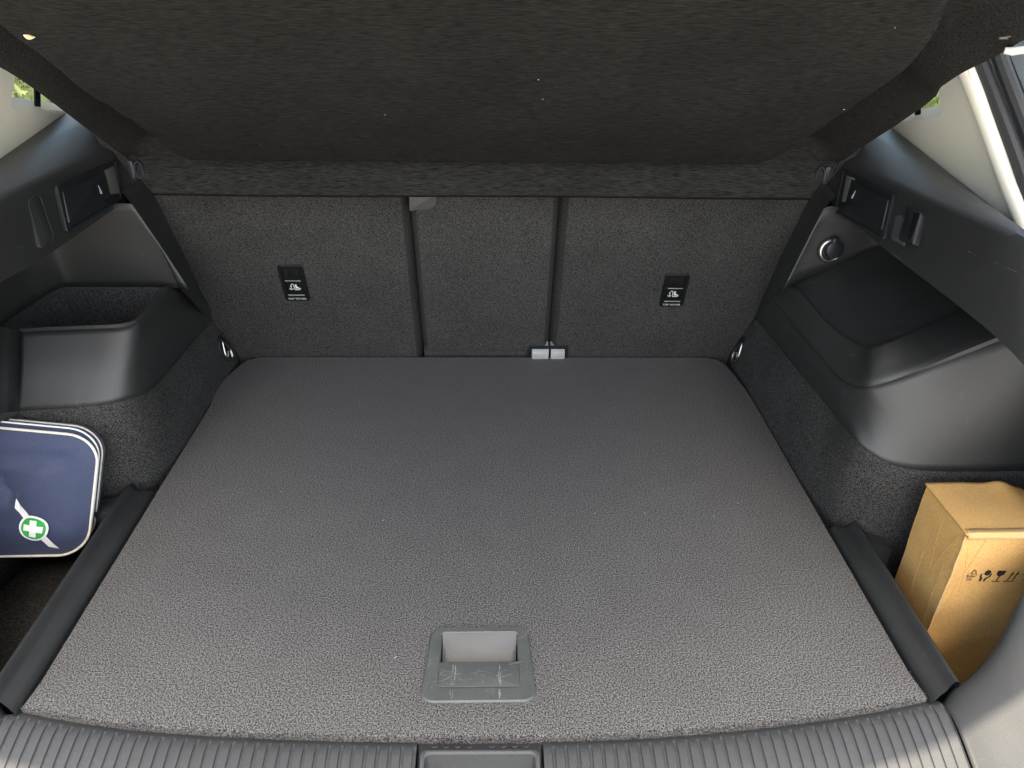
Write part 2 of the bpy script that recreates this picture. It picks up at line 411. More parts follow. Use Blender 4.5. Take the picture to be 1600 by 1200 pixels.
# face of the block turned towards the camera at its left end (soft fold)
sheet('pillar_fold', [[(-.69, .962, -.02), (-.70, .962, -.02), (-.72, .962, -.02), (-.74, .962, -.02), (-.78, .962, -.02)],
                      [(-0.671,0.96,0.1336), (-0.6708,0.953,0.1371), (-0.6742,0.942,0.1421), (-0.6766,0.93,0.1474), (-0.6749,0.88,0.1725)],
                      [(-0.6668,1.0149,0.235), (-0.6677,1.0098,0.238), (-0.6513,0.97,0.2601), (-0.6521,0.955,0.2701), (-0.6429,0.9,0.3052)]], M['plastic'], trimL, segs=[3, 5, 5, 6])
# column beside the seat back
sheet('seat_side_column', [[(-0.56,1.28,0.4026), (-0.545,1.274,0.3557), (-0.54,1.2984,0.2997), (-0.534,1.32,0.2337), (-0.53,1.3419,0.1655), (-0.527,1.3796,0.0881)],
                           [(-0.56,1.2477,0.3871), (-0.549,1.2248,0.3553), (-0.541,1.2343,0.3097), (-0.53,1.2432,0.2622), (-0.512,1.2406,0.2076), (-0.52,1.3071,0.1267)],
                           [(-0.566,1.2038,0.3838), (-0.5443,1.183,0.3688), (-0.5311,1.183,0.331), (-0.5157,1.183,0.2953), (-0.501,1.186,0.2326), (-0.4866,1.19,0.2059)]], M['plastic'], trimL, n=30, thick=None, smooth=80)
# ledge carrying the shelf
eL = [(-0.556,1.2803,0.4025), (-0.566,1.24,0.3695), (-0.572,1.2078,0.3654), (-0.574,1.1212,0.3639), (-0.576,1.0267,0.3625), (-0.578,0.9464,0.3632), (-0.58,0.878,0.3663), (-0.588,0.7448,0.3626)]
eLb = [tuple(Vector(p) + Vector((-.004, 0, .010))) for p in eL]
eLu = [tuple(Vector(p) + Vector((-.012, .0, -.006))) for p in eL]
eLo = [(-.72, p[1], p[2] + .004) for p in eL]
tL = [(-0.57,1.3235,0.434), (-0.578,1.2995,0.435), (-0.584,1.2525,0.4353), (-0.589,1.1759,0.4377), (-0.595,1.074,0.4395), (-0.598,1.0129,0.4396), (-0.601,0.9577,0.4388), (-0.61,0.8206,0.4344)]
tLr = [tuple(Vector(p) + Vector((-.008, 0, .006))) for p in tL]
kL = [(-0.68,1.5949,0.5086), (-0.682,1.5519,0.5019), (-0.684,1.4679,0.49), (-0.685,1.4161,0.4834), (-0.688,1.3261,0.4754), (-0.692,1.225,0.461), (-0.695,1.1352,0.4485), (-0.705,0.964,0.4216)]
SG = [4, 4, 6, 6, 6, 6, 8]
ledL = sheet('shelf_ledge', [eLo, eLu, eL, eLb, [tuple(Vector(a).lerp(Vector(b), .55) + Vector((.001, 0, 0))) for a, b in zip(eLb, tL)], tL, tLr,
                              [tuple(Vector(a).lerp(Vector(b), .5) + Vector((0, 0, .004))) for a, b in zip(tLr, kL)], kL], M['plastic'], car, segs=SG, label='black ledge along the left side with the release lever', smooth=55)
# cream pillar with the little window
def pillar(sx, base, name_label, hole, near):
    """cream pillar trim: sheet with a window opening, reveal, glass, frit and print"""
    def X(y, z): return sx * (.705 - .222 * (z - .41))
    out = [Vector(p) for p in base]
    outer = [Vector((X(p.y, p.z - .02) + sx * .003, p.y, p.z - .02)) for p in out] + [Vector((X(0, z), y, z)) for y, z in near]
    hl = roundpoly([Vector((X(y, z), y, z)) for y, z in hole], [.012, .05, .04, .03], 6)
    bm = bmesh.new(); fill_hole(bm, outer, [hl])
    p = obj('pillar_trim', bm, M['cream'], car, None, label=name_label)
    md = p.modifiers.new('thickness', 'SOLIDIFY'); md.thickness = .003; md.offset = 0
    n = Vector((sx, .12, .222)).normalized(); c = sum(hl, Vector()) / len(hl)
    bm = bmesh.new()
    grid(bm, [[q for q in hl], [q.lerp(c, .03) + n * .004 for q in hl], [q.lerp(c, .10) + n * .022 for q in hl]], closed=True)
    obj('window_reveal', bm, M['cream'], p, 60)
    gp = [q.lerp(c, .06) + n * .024 for q in hl]
    bm = bmesh.new(); bm.faces.new([bm.verts.new(q) for q in gp])
    wd = obj('quarter_window', bm, M['glass'], car, None, label='small side window in the cream pillar')
    return p, wd, c, n, hl
nearL = [(1.75, .50), (1.75, .88), (1.36, .84), (1.113, .588)]
nearR = nearL
def marks(parent, c, n, sx, seed):
    """the small etched stamp on the pane"""
    bm = bmesh.new(); rnd = random.Random(seed)
    u = Vector((0, 1, 0)); v = Vector((-sx * .2, 0, 1)).normalized()
    for r in range(4):
        for k in range(5):
            if rnd.random() < .25: continue
            p = c + u * (k * .0052 - .012) + v * (r * .0062)
            wd = rnd.uniform(.0015, .0042)
            flat(bm, [p, p + u * wd, p + u * wd + v * .0022, p + v * .0022], -.0008, n)
    obj('etched_stamp', bm, M['frit'], parent, None)

baseL = [(-0.7,1.0438,0.4347), (-0.695,1.1352,0.4485), (-0.692,1.225,0.461), (-0.688,1.3261,0.4754), (-0.685,1.4161,0.4834), (-0.682,1.5519,0.5019)]
holeW = [(1.172, .514), (1.45, .446), (1.45, .78), (1.262, .70)]
pl, wl, cL, nL_, hlL = pillar(-1, baseL, 'cream trim of the left rear pillar', holeW, nearL)
baseR = [(0.703,0.9482,0.4093), (0.7,1.0063,0.4186), (0.696,1.0781,0.4301), (0.692,1.1583,0.442), (0.689,1.2449,0.4551), (0.685,1.3427,0.4687), (0.682,1.4635,0.4847)]
pr, wr, cR, nR_, hlR = pillar(1, baseR, 'cream trim of the right rear pillar', holeW, nearR)
for sx, wn_, n, px in ((-1, wl, nL_, ((-0.706,1.2641,0.528))), (1, wr, nR_, ((0.706,1.2615,0.5266)))):
    marks(wn_, Vector(px), Vector((sx, 0, .2)).normalized(), sx, 3)
    x0 = sx * .70
    bm = bmesh.new()
    P = [(sx * .7085, 1.255, .44), (sx * .7085, 1.272, .44), (sx * .668, 1.285, .62), (sx * .668, 1.268, .62)]
    slab(bm, P, (-sx, 0, 0), .002, .0005)
    obj('glass_border', bm, M['frit'], wn_, None)

# rolled near edge of the right pillar, the two rubber lips of the tailgate seal, painted gutter
edge = [(0.704,0.9443,0.4046), (0.701,0.9696,0.4282), (0.695,1.0066,0.4602), (0.684,1.0528,0.5085), (0.672,1.0981,0.5562), (0.662,1.1325,0.591), (0.645,1.1865,0.6514)]
for sx, par in ((1, pr), (-1, pl)):
    bm = bmesh.new(); tube(bm, [(sx * (p.x + .006), p.y, p.z) for p in resample(edge, 24)], .0125, 12)
    obj('rolled_edge', bm, M['cream'], par)
s1 = [(0.72,0.8834,0.386), (0.714,0.9655,0.4422), (0.706,1.0122,0.4885), (0.695,1.059,0.5366), (0.685,1.1032,0.5803), (0.678,1.1303,0.6079), (0.665,1.1776,0.6603)]
s2 = [(0.735,0.88,0.404), (0.732,0.9725,0.4655), (0.722,1.0198,0.51), (0.711,1.06,0.5529), (0.702,1.0952,0.5896), (0.696,1.1179,0.6158), (0.68,1.1609,0.6694)]
s3 = [(0.752,0.8889,0.4173), (0.745,0.991,0.4856), (0.737,1.0424,0.5318), (0.728,1.0784,0.5664), (0.718,1.1039,0.5968), (0.712,1.1218,0.6172), (0.7,1.1722,0.669)]
low1 = [(.722, .82, .30), (.72, .72, .18), (.70, .62, .09), (.67, .52, .0), (.60, .41, -.085), (.45, .33, -.13), (0, .29, -.15)]
for sx in (1, -1):
    bm = bmesh.new()
    tube(bm, [(sx * p.x, p.y, p.z) for p in resample(low1[::-1] + s1, 90)], .0095, 10)
    sl = obj('door_seal', bm, M['rubber'], car, label='black rubber seal round the tailgate opening')
    bm = bmesh.new()
    tube(bm, [(sx * p.x, p.y, p.z) for p in resample([(a + .02, b - .012, c - .004) for a, b, c in low1[:-1][::-1]] + s2, 90)], .0105, 10)
    obj('seal_lip', bm, M['rubber'], sl)
    # painted body: gutter beside the seal and the rear wing outside
    A = resample([(.60, .42, -.05), (.70, .50, .0), (.745, .62, .1), (.755, .75, .22)] + s3, 40)
    B = [Vector((sx * (p.x + .02), p.y - .012, p.z + .004)) for p in A]
    Cc = [Vector((sx * min(.93, p.x + .17), p.y - .03, p.z + .01)) for p in A]
    D = [Vector((sx * .94, p.y + .12, p.z)) for p in A]
    E_ = [Vector((sx * .94, max(p.y, 1.0) + .5, p.z - .02)) for p in A]
    A = [Vector((sx * p.x, p.y, p.z)) for p in A]
    bm = bmesh.new(); grid(bm, [A, B, Cc, D, E_])
    obj('rear_wing', bm, M['paint'], car, 40, label='blue grey painted body beside the tailgate opening')

# --- right side -----------------------------------------------------
R_bot = [(0.524,1.352,0.1061), (0.521,1.2136,0.1158), (0.519,1.074,0.1235), (0.52,0.967,0.1297), (0.5091,0.862,0.146), (0.5263,0.836,0.1376), (0.5532,0.825,0.1286), (0.5934,0.82,0.1248), (0.6546,0.82,0.1235), (0.724,0.82,0.1243), (0.8116,0.82,0.124)]
z0 = [(0.5001,1.3886,0), (.5, 1.28, 0), (.5, 1.10, 0), (.502, .96, 0), (.515, .89, 0), (.535, .858, 0), (.56, .842, 0), (.605, .835, 0), (.66, .834, 0), (.72, .834, 0), (.76, .834, 0)]
SR = [8, 8, 8, 8, 6, 6, 6, 8, 8, 6]
low = [(x, y, -.22) for x, y, z in z0]
mid = [(a[0] * .42 + b[0] * .58 - .002, a[1] * .42 + b[1] * .58, a[2] * .42 + b[2] * .58) for a, b in zip(R_bot, z0)]
mid[0] = (0.51,1.3907,0.0414)
sheet('arch_liner', [low, z0, mid, [(x + .003, y + .002, z + .004) for x, y, z in R_bot]], M['liner'], car, segs=SR, across=16, label='dark grey carpet liner of the right wheel arch')
sheet('pocket_wall', [[(.74, .84, -.20), (.755, .72, -.20), (.74, .6, -.20), (.62, .48, -.20)], [(.74, .84, .13), (.755, .72, .13), (.74, .6, .1), (.62, .48, .0)]], M['liner'], car, n=20)
sheet('pocket_floor', [[(.50, .86, -.195), (.50, .45, -.195)], [(.77, .86, -.195), (.77, .45, -.195)]], M['liner'], car, n=4)
sheet('pocket_side', [[(.506, .87, -.20), (.506, .575, -.20)], [(.506, .87, -.006), (.506, .575, -.006)]], M['liner'], car, n=4)
R_lid = [(0.505,1.2361,0.1925), (0.506,1.1865,0.1904), (0.508,1.0705,0.1911), (0.511,0.9708,0.1898), (0.511,0.9304,0.1966), (0.5115,0.8972,0.2089), (0.5196,0.8762,0.221), (0.5673,0.8586,0.2545), (0.6077,0.8538,0.279), (0.6523,0.85,0.305), (0.7079,0.8482,0.335)]
bulge = [tuple(Vector(a).lerp(Vector(b), .55) + Vector((-.004, -.006, .002))) for a, b in zip(R_bot, R_lid)]
bulge = soften(bulge, 2)
trimR = sheet('side_trim', [R_bot, bulge, R_lid], M['plastic'], car, segs=SR, across=14, label='black plastic trim below the storage lid, right side of the boot')
# lid: groove, rounded rim, sunk middle
R_l0 = [tuple(Vector(p) + Vector((.003, .002, -.003))) for p in R_lid]
R_l1 = [tuple(Vector(p) + Vector((-.0005, -.0005, .004))) for p in R_lid]
R_in = [(0.52,1.2053,0.2306), (0.52,1.1652,0.2369), (0.524,1.077,0.2322), (0.528,1.0209,0.2318), (0.533,0.9877,0.2345), (0.54,0.9625,0.239), (0.5334,0.915,0.262), (0.5832,0.9299,0.276), (0.6233,0.939,0.291), (0.6527,0.9396,0.306), (0.6933,0.9415,0.325)]
R_sh = [tuple(Vector(a).lerp(Vector(b), .35) + Vector((0, 0, .005))) for a, b in zip(R_l1, R_in)]
R_sh2 = [tuple(Vector(a).lerp(Vector(b), .7) + Vector((0, 0, .004))) for a, b in zip(R_l1, R_in)]
lid = sheet('storage_lid', [R_l0, R_l1, R_sh, R_sh2, R_in], M['plastic'], car, segs=SR, across=20, thick=.002, label='black lid of the storage box over the right wheel arch')
R_dn = [tuple(Vector(p) + Vector((.002, .002, -.004))) for p in R_in]
far = [(0.5172,1.195,0.2383), (0.5273,1.195,0.2418), (0.5493,1.195,0.251), (0.569,1.195,0.2602), (0.5883,1.195,0.2705), (0.6026,1.195,0.2784), (0.6217,1.195,0.2886), (0.6473,1.195,0.302), (.70, 1.17, .332), (.70, 1.08, .33), (.71, .98, .335)]
ip = resample(R_dn, 50) + [Vector(p) + Vector((0, .02 if i < 8 else 0, 0)) for i, p in list(enumerate(far))[::-1]]
bm = bmesh.new(); fill_hole(bm, ip, [])
bmesh.ops.subdivide_edges(bm, edges=[e for e in bm.edges if e.calc_length() > .05], cuts=3, use_grid_fill=True)
obj('lid_inlay', bm, M['plastic'], lid, 80)
sheet('niche_wall', [[(0.4996,1.195,0.2161), (0.52,1.197,0.2386), (0.5802,1.198,0.2637), (0.6515,1.198,0.3031), (.70, 1.17, .325), (.705, 1.0, .33), (.71, .8, .33)],
                     [(0.5426,1.197,0.3662), (0.5571,1.199,0.3698), (0.6011,1.2,0.3614), (0.6574,1.2,0.3458), (.72, 1.17, .40), (.72, 1.0, .40), (.72, .8, .40)]], M['plastic'], trimR, segs=[4, 6, 6, 5, 6, 6], across=6)
sheet('seat_side_column', [[(0.56,1.2748,0.4121), (0.547,1.2738,0.3584), (0.541,1.2944,0.3024), (0.533,1.3078,0.2418), (0.528,1.3293,0.177), (0.524,1.352,0.1061)],
                           [(0.562,1.2526,0.3935), (0.552,1.2404,0.3488), (0.541,1.241,0.3088), (0.53,1.2413,0.2653), (0.512,1.2293,0.2219), (0.508,1.2477,0.1838)],
                           [(0.568,1.2174,0.3812), (0.5438,1.195,0.3668), (0.5339,1.195,0.335), (0.5264,1.196,0.2911), (0.5201,1.197,0.2433), (0.5096,1.198,0.2149)]], M['plastic'], trimR, n=30, thick=None, smooth=80)
eR = [(0.556,1.296,0.4068), (0.566,1.2474,0.3759), (0.57,1.1999,0.3602), (0.572,1.1297,0.3597), (0.573,1.0419,0.3571), (0.575,0.9319,0.3559), (0.577,0.8326,0.3546), (0.58,0.7616,0.3503), (0.584,0.7103,0.3405), (0.6,0.6342,0.3039), (0.62,0.596,0.2526)]
eRb = [tuple(Vector(p) + Vector((.004, 0, .010))) for p in eR]
eRu = [tuple(Vector(p) + Vector((.012, 0, -.006))) for p in eR]
eRo = [(.73, p[1], p[2] + .004) for p in eR]
tR = [(0.575,1.3481,0.4292), (0.58,1.3027,0.4288), (0.584,1.2516,0.4263), (0.586,1.1784,0.4284), (0.59,1.0432,0.4337), (0.594,0.9574,0.4372), (0.598,0.8843,0.4406), (0.603,0.8372,0.4408), (0.61,0.7972,0.4354), (0.632,0.7313,0.4087), (0.66,0.7011,0.3713)]
tRr = [tuple(Vector(p) + Vector((.008, 0, .006))) for p in tR]
kR = [(0.68,1.5555,0.4975), (0.681,1.5083,0.491), (0.682,1.4635,0.4847), (0.6835,1.4023,0.4767), (0.688,1.2616,0.4575), (0.692,1.1583,0.442), (0.696,1.069,0.429), (0.7,1.0033,0.4186), (0.704,0.9437,0.4083), (0.715,0.8405,0.3863), (0.725,0.7859,0.3614)]
SG = [4, 4, 5, 6, 8, 8, 8, 6, 8, 6]
ledR = sheet('shelf_ledge', [eRo, eRu, eR, eRb, [tuple(Vector(a).lerp(Vector(b), .55) + Vector((-.001, 0, 0))) for a, b in zip(eRb, tR)], tR, tRr,
                              [tuple(Vector(a).lerp(Vector(b), .5) + Vector((0, 0, .004))) for a, b in zip(tRr, kR)], kR], M['plastic'], car, segs=SG, label='black ledge along the right side with release lever and bag hook', smooth=55)

def scuffs(parent, path, n, seed, r=.0006, inw=0):
    rnd = random.Random(seed); P = resample(path, 200); bm = bmesh.new()
    for k in range(n):
        a = rnd.randrange(0, 185); b = min(199, a + rnd.randrange(3, 16)); off = Vector((0, 0, rnd.uniform(-.0006, .0020)))
        q = [p + off for p in P[a:b + 1:2]]
        if len(q) > 2: tube(bm, q, [r * math.sin(math.pi * (i + .3) / (len(q) - .4)) + .0001 for i in range(len(q))], 5)
    obj('scuff_marks', bm, M['scuff'], parent, 80, kind='stuff')
scuffs(ledR, eR[2:9], 34, 4); scuffs(ledL, eL[2:7], 30, 5)
scuffs(ledR, [(0.5915,0.9615,0.4155), (0.588,0.9122,0.4058), (0.5885,0.8776,0.4091), (0.59,0.8283,0.4146), (0.592,0.7773,0.419)], 16, 6, .0007)
# --- release levers, oval cover, bag hook, socket, lashing rings ------
def lever(side, outer, flap, plate, icon_c, label):
    up = poly_normal([Vector(p) for p in outer])
    if up.x * side > 0: up = -up
    O = planar(outer)
    LF = .0045 if side > 0 else .003
    O = [p + up * LF for p in O]; flap = [p + up * LF for p in planar(flap)]; plate = [Vector(p) + up * LF for p in plate]; icon_c = Vector(icon_c) + up * LF
    c = sum(O, Vector()) / 4
    Q = [p.lerp(c, .11) for p in O]
    bm = bmesh.new(); ring_slab(bm, roundpoly([p - up * .004 for p in O], .006, 4), roundpoly([p - up * .004 for p in Q], .004, 4), up, .0062, .0, .0008)
    tube(bm, roundpoly([p + up * .0016 for p in O], .006, 4), .0006, 5, closed=True)
    bz = obj('lever_bezel', bm, M['plastic_dark'], car, 30, label=label)
    bm = bmesh.new(); slab(bm, roundpoly(Q, .004, 4), up, .0008, .0002)
    obj('lever_recess', bm, M['plastic_flat'], bz, 30)
    bm = bmesh.new(); slab(bm, roundpoly([Vector(p) for p in flap], .003, 4), up, .0042, .0012)
    fl = obj('lever_flap', bm, M['plastic_flat'], bz, 30)
    bm = bmesh.new(); slab(bm, [Vector(p) for p in plate], up, .0016, .0004)
    obj('finger_plate', bm, M['plate'], bz, 30)
    # icon: folding seat back
    ic = Vector(icon_c); e1 = (O[1] - O[0]).normalized(); e2 = up.cross(e1).normalized()
    if e2.z < 0: e2 = -e2
    if side > 0: e1 = -e1
    bm = bmesh.new(); k = .0052
    for a, b in (((-.9, -.6), (.2, -.75)), ((.2, -.75), (.55, -.1)), ((.55, -.1), (.2, .55)), ((.2, .55), (-.45, .1)), ((-.45, .1), (-.9, -.6)), ((.2, .55), (.15, 1.5))):
        bar(bm, ic + (e1 * a[0] * .6 + e2 * a[1]) * k + up * .0043, ic + (e1 * b[0] * .6 + e2 * b[1]) * k + up * .0043, .0011, up, .0003)
    obj('lever_icon', bm, M['print'], bz, None)
    return bz
lever(-1, [(-0.59,1.0641,0.4307), (-0.584,1.2465,0.4248), (-0.574,1.2108,0.3706), (-0.575,1.0334,0.3748)],
      [(-0.588,1.0674,0.4219), (-0.583,1.1904,0.4189), (-0.576,1.1725,0.3846), (-0.576,1.0444,0.3839)],
      [(-0.583,1.1947,0.4187), (-0.5825,1.225,0.4181), (-0.5745,1.2076,0.3797), (-0.5755,1.1751,0.3874)], (-0.579,1.1521,0.3982), 'black seat release lever in the left ledge')
lever(1, [(0.59,1.071,0.4249), (0.585,1.2446,0.4187), (0.572,1.211,0.3568), (0.574,1.038,0.368)],
      [(0.588,1.0731,0.4151), (0.585,1.198,0.4123), (0.575,1.1755,0.3718), (0.575,1.05,0.3782)],
      [(0.585,1.1922,0.4149), (0.584,1.2184,0.4131), (0.575,1.1961,0.377), (0.5755,1.1683,0.3832)], (0.579,1.1639,0.3946), 'black seat release lever in the right ledge')
ov = [Vector(p) for p in ((-0.598,1.0023,0.4266), (-0.595,1.0297,0.4281), (-0.578,1.0019,0.3738), (-0.5775,0.9687,0.3732))]
ov = planar(ov); up = poly_normal(ov); up = up if up.x > 0 else -up
ov = [p + up * .0035 for p in ov]
bm = bmesh.new(); slab(bm, roundpoly(ov, .010, 5), up, .0012, .0008, .006)
obj('blank_cover', bm, M['plastic'], ledL, 30, label='slim rounded blanking cover')
bm = bmesh.new(); ring_slab(bm, roundpoly([p + (p - sum(ov, Vector()) / 4) * .05 for p in ov], .011, 5), roundpoly([p + (p - sum(ov, Vector()) / 4) * .01 for p in ov], .010, 5), up, .0018, .001, .0003)
obj('cover_edge', bm, M['rail'], ledL, 30)
# fold-out bag hook
hk = [Vector(p) for p in ((0.592,0.9858,0.4208), (0.59,1.0224,0.4201), (0.574,0.9947,0.3812), (0.575,0.9578,0.3861))]
hk = planar(hk); up = poly_normal(hk); up = up if up.x < 0 else -up
bm = bmesh.new(); slab(bm, roundpoly([Vector(p) for p in ((0.592,1.0248,0.4203), (0.59,1.0623,0.4201), (0.574,1.0271,0.3737), (0.574,0.9881,0.3763))], .005, 4), up, .0022, .0012)
hp = obj('hook_base_lit', bm, M['sill'], car, 30, label='black fold-out bag hook on the right ledge')  # lighter grey stands for the light falling in the hook's pocket
bm = bmesh.new(); slab(bm, roundpoly(hk, [.006, .004, .004, .006], 4), up, .011, .003)
hb = obj('hook', bm, M['plastic_dark'], hp, 30)
e1, e2 = hk[0] - hk[1], hk[2] - hk[1]
bm = bmesh.new(); slab(bm, roundpoly([hk[1] + e1 * a + e2 * b for a, b in ((.95, .08), (.62, .10), (.66, .86), (.92, .82))], .003, 3), up, .0118, .0005, -.009)
obj('hook_slot', bm, M['tether'], hp, 30)
bm = bmesh.new(); tube(bm, [hk[1] + e1 * a + e2 * b + up * .0112 for a, b in ((.62, .07), (.98, .05), (1.0, .5), (.97, .84))], .0007, 5)
obj('hook_highlight', bm, M['rail'], hp, 40)  # paler tube drawn as the highlight along the hook's rim
# 12 volt socket with cap
sc_c = Vector((0.567,1.192,0.2982))
e1, e2, up = Vector((1, 0, 0)), Vector((0, .12, 1)).normalized(), Vector((0, -1, .12)).normalized()
bm = bmesh.new(); tube(bm, [sc_c + (e1 * math.cos(a) + e2 * math.sin(a)) * .0165 + up * .003 for a in [2 * math.pi * k / 32 for k in range(32)]], .0028, 8, closed=True)
sk = obj('power_socket', bm, M['metal'], car, label='round power socket with a black cap')
bm = bmesh.new(); slab(bm, [sc_c + (e1 * math.cos(a) + e2 * math.sin(a)) * .0205 for a in [2 * math.pi * k / 32 for k in range(32)]], up, .003, .001); obj('socket_flange', bm, M['plastic_flat'], sk)
cc = sc_c + up * .004 + e2 * .003 + e1 * .003
bm = bmesh.new(); slab(bm, [cc + (e1 * math.cos(a) + e2 * math.sin(a)) * .0145 for a in [2 * math.pi * k / 32 for k in range(32)]], up, .010, .003)
slab(bm, roundpoly([cc + e2 * .020 - e1 * .006, cc + e2 * .020 + e1 * .006, cc + e2 * .008 + e1 * .007, cc + e2 * .008 - e1 * .007], .003, 3), up, .009, .002)
obj('socket_cap', bm, M['plastic_flat'], sk)
def lash(sx, c):
    c = Vector(c); n = Vector((-sx, -.1, .12)).normalized(); u = Vector((0, 0, 1)); u = (u - n * u.dot(n)).normalized(); v = n.cross(u)
    bm = bmesh.new(); ring_slab(bm, [c + u * math.cos(a) * .031 + v * math.sin(a) * .020 for a in [2 * math.pi * k / 28 for k in range(28)]],
                                [c + u * math.cos(a) * .026 + v * math.sin(a) * .0155 for a in [2 * math.pi * k / 28 for k in range(28)]], n, .003, 0, .001)
    r = obj('lashing_eye', bm, M['plastic_dark'], car, label='metal lashing eye in a black cup low on the side liner')
    bm = bmesh.new(); slab(bm, [c + u * math.cos(a) * .0262 + v * math.sin(a) * .0157 for a in [2 * math.pi * k / 28 for k in range(28)]], n, .0006, .0002); obj('eye_cup', bm, M['plastic_flat'], r)
    P = roundpoly([c + u * .024 + n * .003, c + u * -.004 + v * .0125 + n * .007, c - u * .021 + v * .006 + n * .010, c - u * .021 - v * .006 + n * .010, c + u * -.004 - v * .0125 + n * .007], .007, 4)
    bm = bmesh.new(); tube(bm, P, .0021, 8, closed=True)
    slab(bm, roundpoly([c - u * .004 + v * .009, c - u * .018 + v * .005, c - u * .018 - v * .005, c - u * .004 - v * .009], .003, 3), n, .005, .001)
    obj('steel_ring', bm, M['metal'], r)
lash(-1, (-0.508,1.3399,0.0356)); lash(1, (0.507,1.3499,0.0289))

# --- floor edge rails -------------------------------------------------
for sx, y0, y1 in ((-1, .952, .572), (1, .862, .573)):
    prof = [(.5025, -.03), (.5025, -.004), (.506, .0015), (.512, .0035), (.528, .002), (.533, .006), (.537, .012), (.541, .013), (.545, .010), (.546, -.03), (.546, -.11)]
    prof = [(.5025 + (a - .5025) * .87, b) for a, b in prof]
    rows = []; ye = lambda a: y1 - .016 + .016 * max(0, min(1, (a - .505) / .025))
    for k, (y, f) in enumerate(((y0 + .010, 0), (y0 + .006, .35), (y0 - .004, .8), (y0 - .012, 1), ((y0 + y1) / 2, 1), (y1, 1))):
        rows.append([Vector((sx * a, (ye(a) if y == y1 else y) + (.012 if a > .535 and k < 3 else 0), -.03 + (b + .03) * f if b > -.03 else b)) for a, b in prof])
    bm = bmesh.new(); grid(bm, rows)
    rl = obj('floor_edge_rail', bm, M['rail'], car, 75, label='black plastic rail along the floor edge beside the side pocket')
    bm = bmesh.new()
    P = [Vector((sx * .547, y0 - .02, -.004)), Vector((sx * .575, y0 - .02, -.010)), Vector((sx * .575, y0 - .05, -.012)), Vector((sx * .547, y0 - .06, -.006))]
    slab(bm, P, (0, 0, 1), .004, .001, .03); obj('rail_foot', bm, M['rail'], rl)

# --- ribbed sill ------------------------------------------------------
F_edge = [(-0.5,0.5629,0), (-0.4113,0.5451,0), (-0.3056,0.5328,0), (-0.1693,0.5241,0), (0.0127,0.5194,0), (0.1691,0.5218,0), (0.3099,0.5331,0), (0.4137,0.547,0), (0.5005,0.5633,0)]
fe = resample(F_edge, 200)
def yf(x):
    if x <= fe[0].x: return fe[0].y - (fe[0].x - x) * .12
    if x >= fe[-1].x: return fe[-1].y + (x - fe[-1].x) * .12
    for a, b in zip(fe, fe[1:]):
        if a.x <= x <= b.x: return a.y + (b.y - a.y) * (x - a.x) / (b.x - a.x)
prof = [(-.012, -.026), (-.004, -.014), (.002, -.0075), (.008, -.0040), (.014, -.0025), (.022, -.0025), (.045, -.008), (.075, -.019), (.11, -.036), (.15, -.063), (.18, -.098)]
def rib_rows(x0, x1, pitch=.0127):
    xs = []
    n = max(1, round((x1 - x0) / pitch)); p = (x1 - x0) / n
    for k in range(n):
        a = x0 + k * p
        xs += [(a, 0), (a + p * .66, 0), (a + p * .72, 1), (a + p * .94, 1)]
    xs.append((x1, 0))
    rows = []
    for d, z in prof:
        g_ = 1 if d > .012 else 0
        rows.append([Vector((x, yf(x) - d, z - .0021 * q * g_)) for x, q in xs])
    return rows
bm = bmesh.new()
grid(bm, rib_rows(-.56, -.0665)); grid(bm, rib_rows(.0655, .515))
sill = obj('sill_trim', bm, M['sill'], car, 30, label='grey ribbed plastic loading sill')
# plain plate with the latch pocket
bm = bmesh.new()
def S(x, d):
    for (d0, z0_), (d1, z1_) in zip(prof, prof[1:]):
        if d0 <= d <= d1: return Vector((x, yf(x) - d, z0_ + (z1_ - z0_) * (d - d0) / (d1 - d0)))
def outl(hw, d0, d1, r, dz=0, n=6):
    return [S(x - .0005, d) + Vector((0, 0, dz)) for x, d in rrect(hw * 2, d1 - d0, r, n, 0, (d0 + d1) / 2)]
pk = [outl(.066, -.003, .170, .0004), outl(.0625, .013, .16, .006), outl(.0612, .0145, .158, .007, .0022), outl(.0590, .0165, .156, .007, .0024), outl(.0572, .0185, .154, .007, .0005), outl(.050, .034, .150, .010, -.045), outl(.044, .045, .140, .010, -.055)]
grid(bm, pk[:5], closed=True)
for k in range(9):
    if k == 4: continue
    c = S(-.048 + k * .012, .0075)
    tube(bm, [c + Vector((math.cos(a) * .0025, math.sin(a) * .0018, .0003)) for a in [math.pi + math.pi * j / 6 for j in range(7)]], .0006, 5)
lp = obj('latch_plate', bm, M['sill'], sill, 30)
bm = bmesh.new(); vv = grid(bm, pk[4:], closed=True); bm.faces.new(vv[-1])
obj('latch_pocket', bm, M['corner'], sill, 30)
# corner trims joining sill and pillars
cR_in = [(0.5185,0.5694,-0.006), (0.5353,0.5729,-0.002), (0.5567,0.5828,0.006), (0.5807,0.5966,0.018), (0.6,0.6092,0.034), (0.6141,0.6214,0.058), (0.6281,0.6376,0.085), (.695, .70, .16), (.715, .78, .25), (.722, .84, .32)]
def corner_rows(E0):
    n = len(E0); rows = []
    for d, dz in ((-.006, -.03), (0, 0), (.004, .0035), (.012, .0048), (.030, .0030), (.055, -.005), (.085, -.018), (.12, -.040), (.15, -.072)):
        r = []
        for i, p in enumerate(E0):
            t = i / (n - 1); kx = smooth01(t * 2.2) * .62; ky = -math.sqrt(1 - kx * kx); w_ = 1 - .72 * smooth01((t - .35) / .6)
            r.append((p[0] + kx * d * w_, p[1] + ky * d * w_, p[2] + dz * (w_ if d > 0 else 1)))
        rows.append(r)
    return rows
def smooth01(a): a = max(0, min(1, a)); return a * a * (3 - 2 * a)
cR_in = [(.5165, yf(.515) - .008, -.0085)] + cR_in[1:]
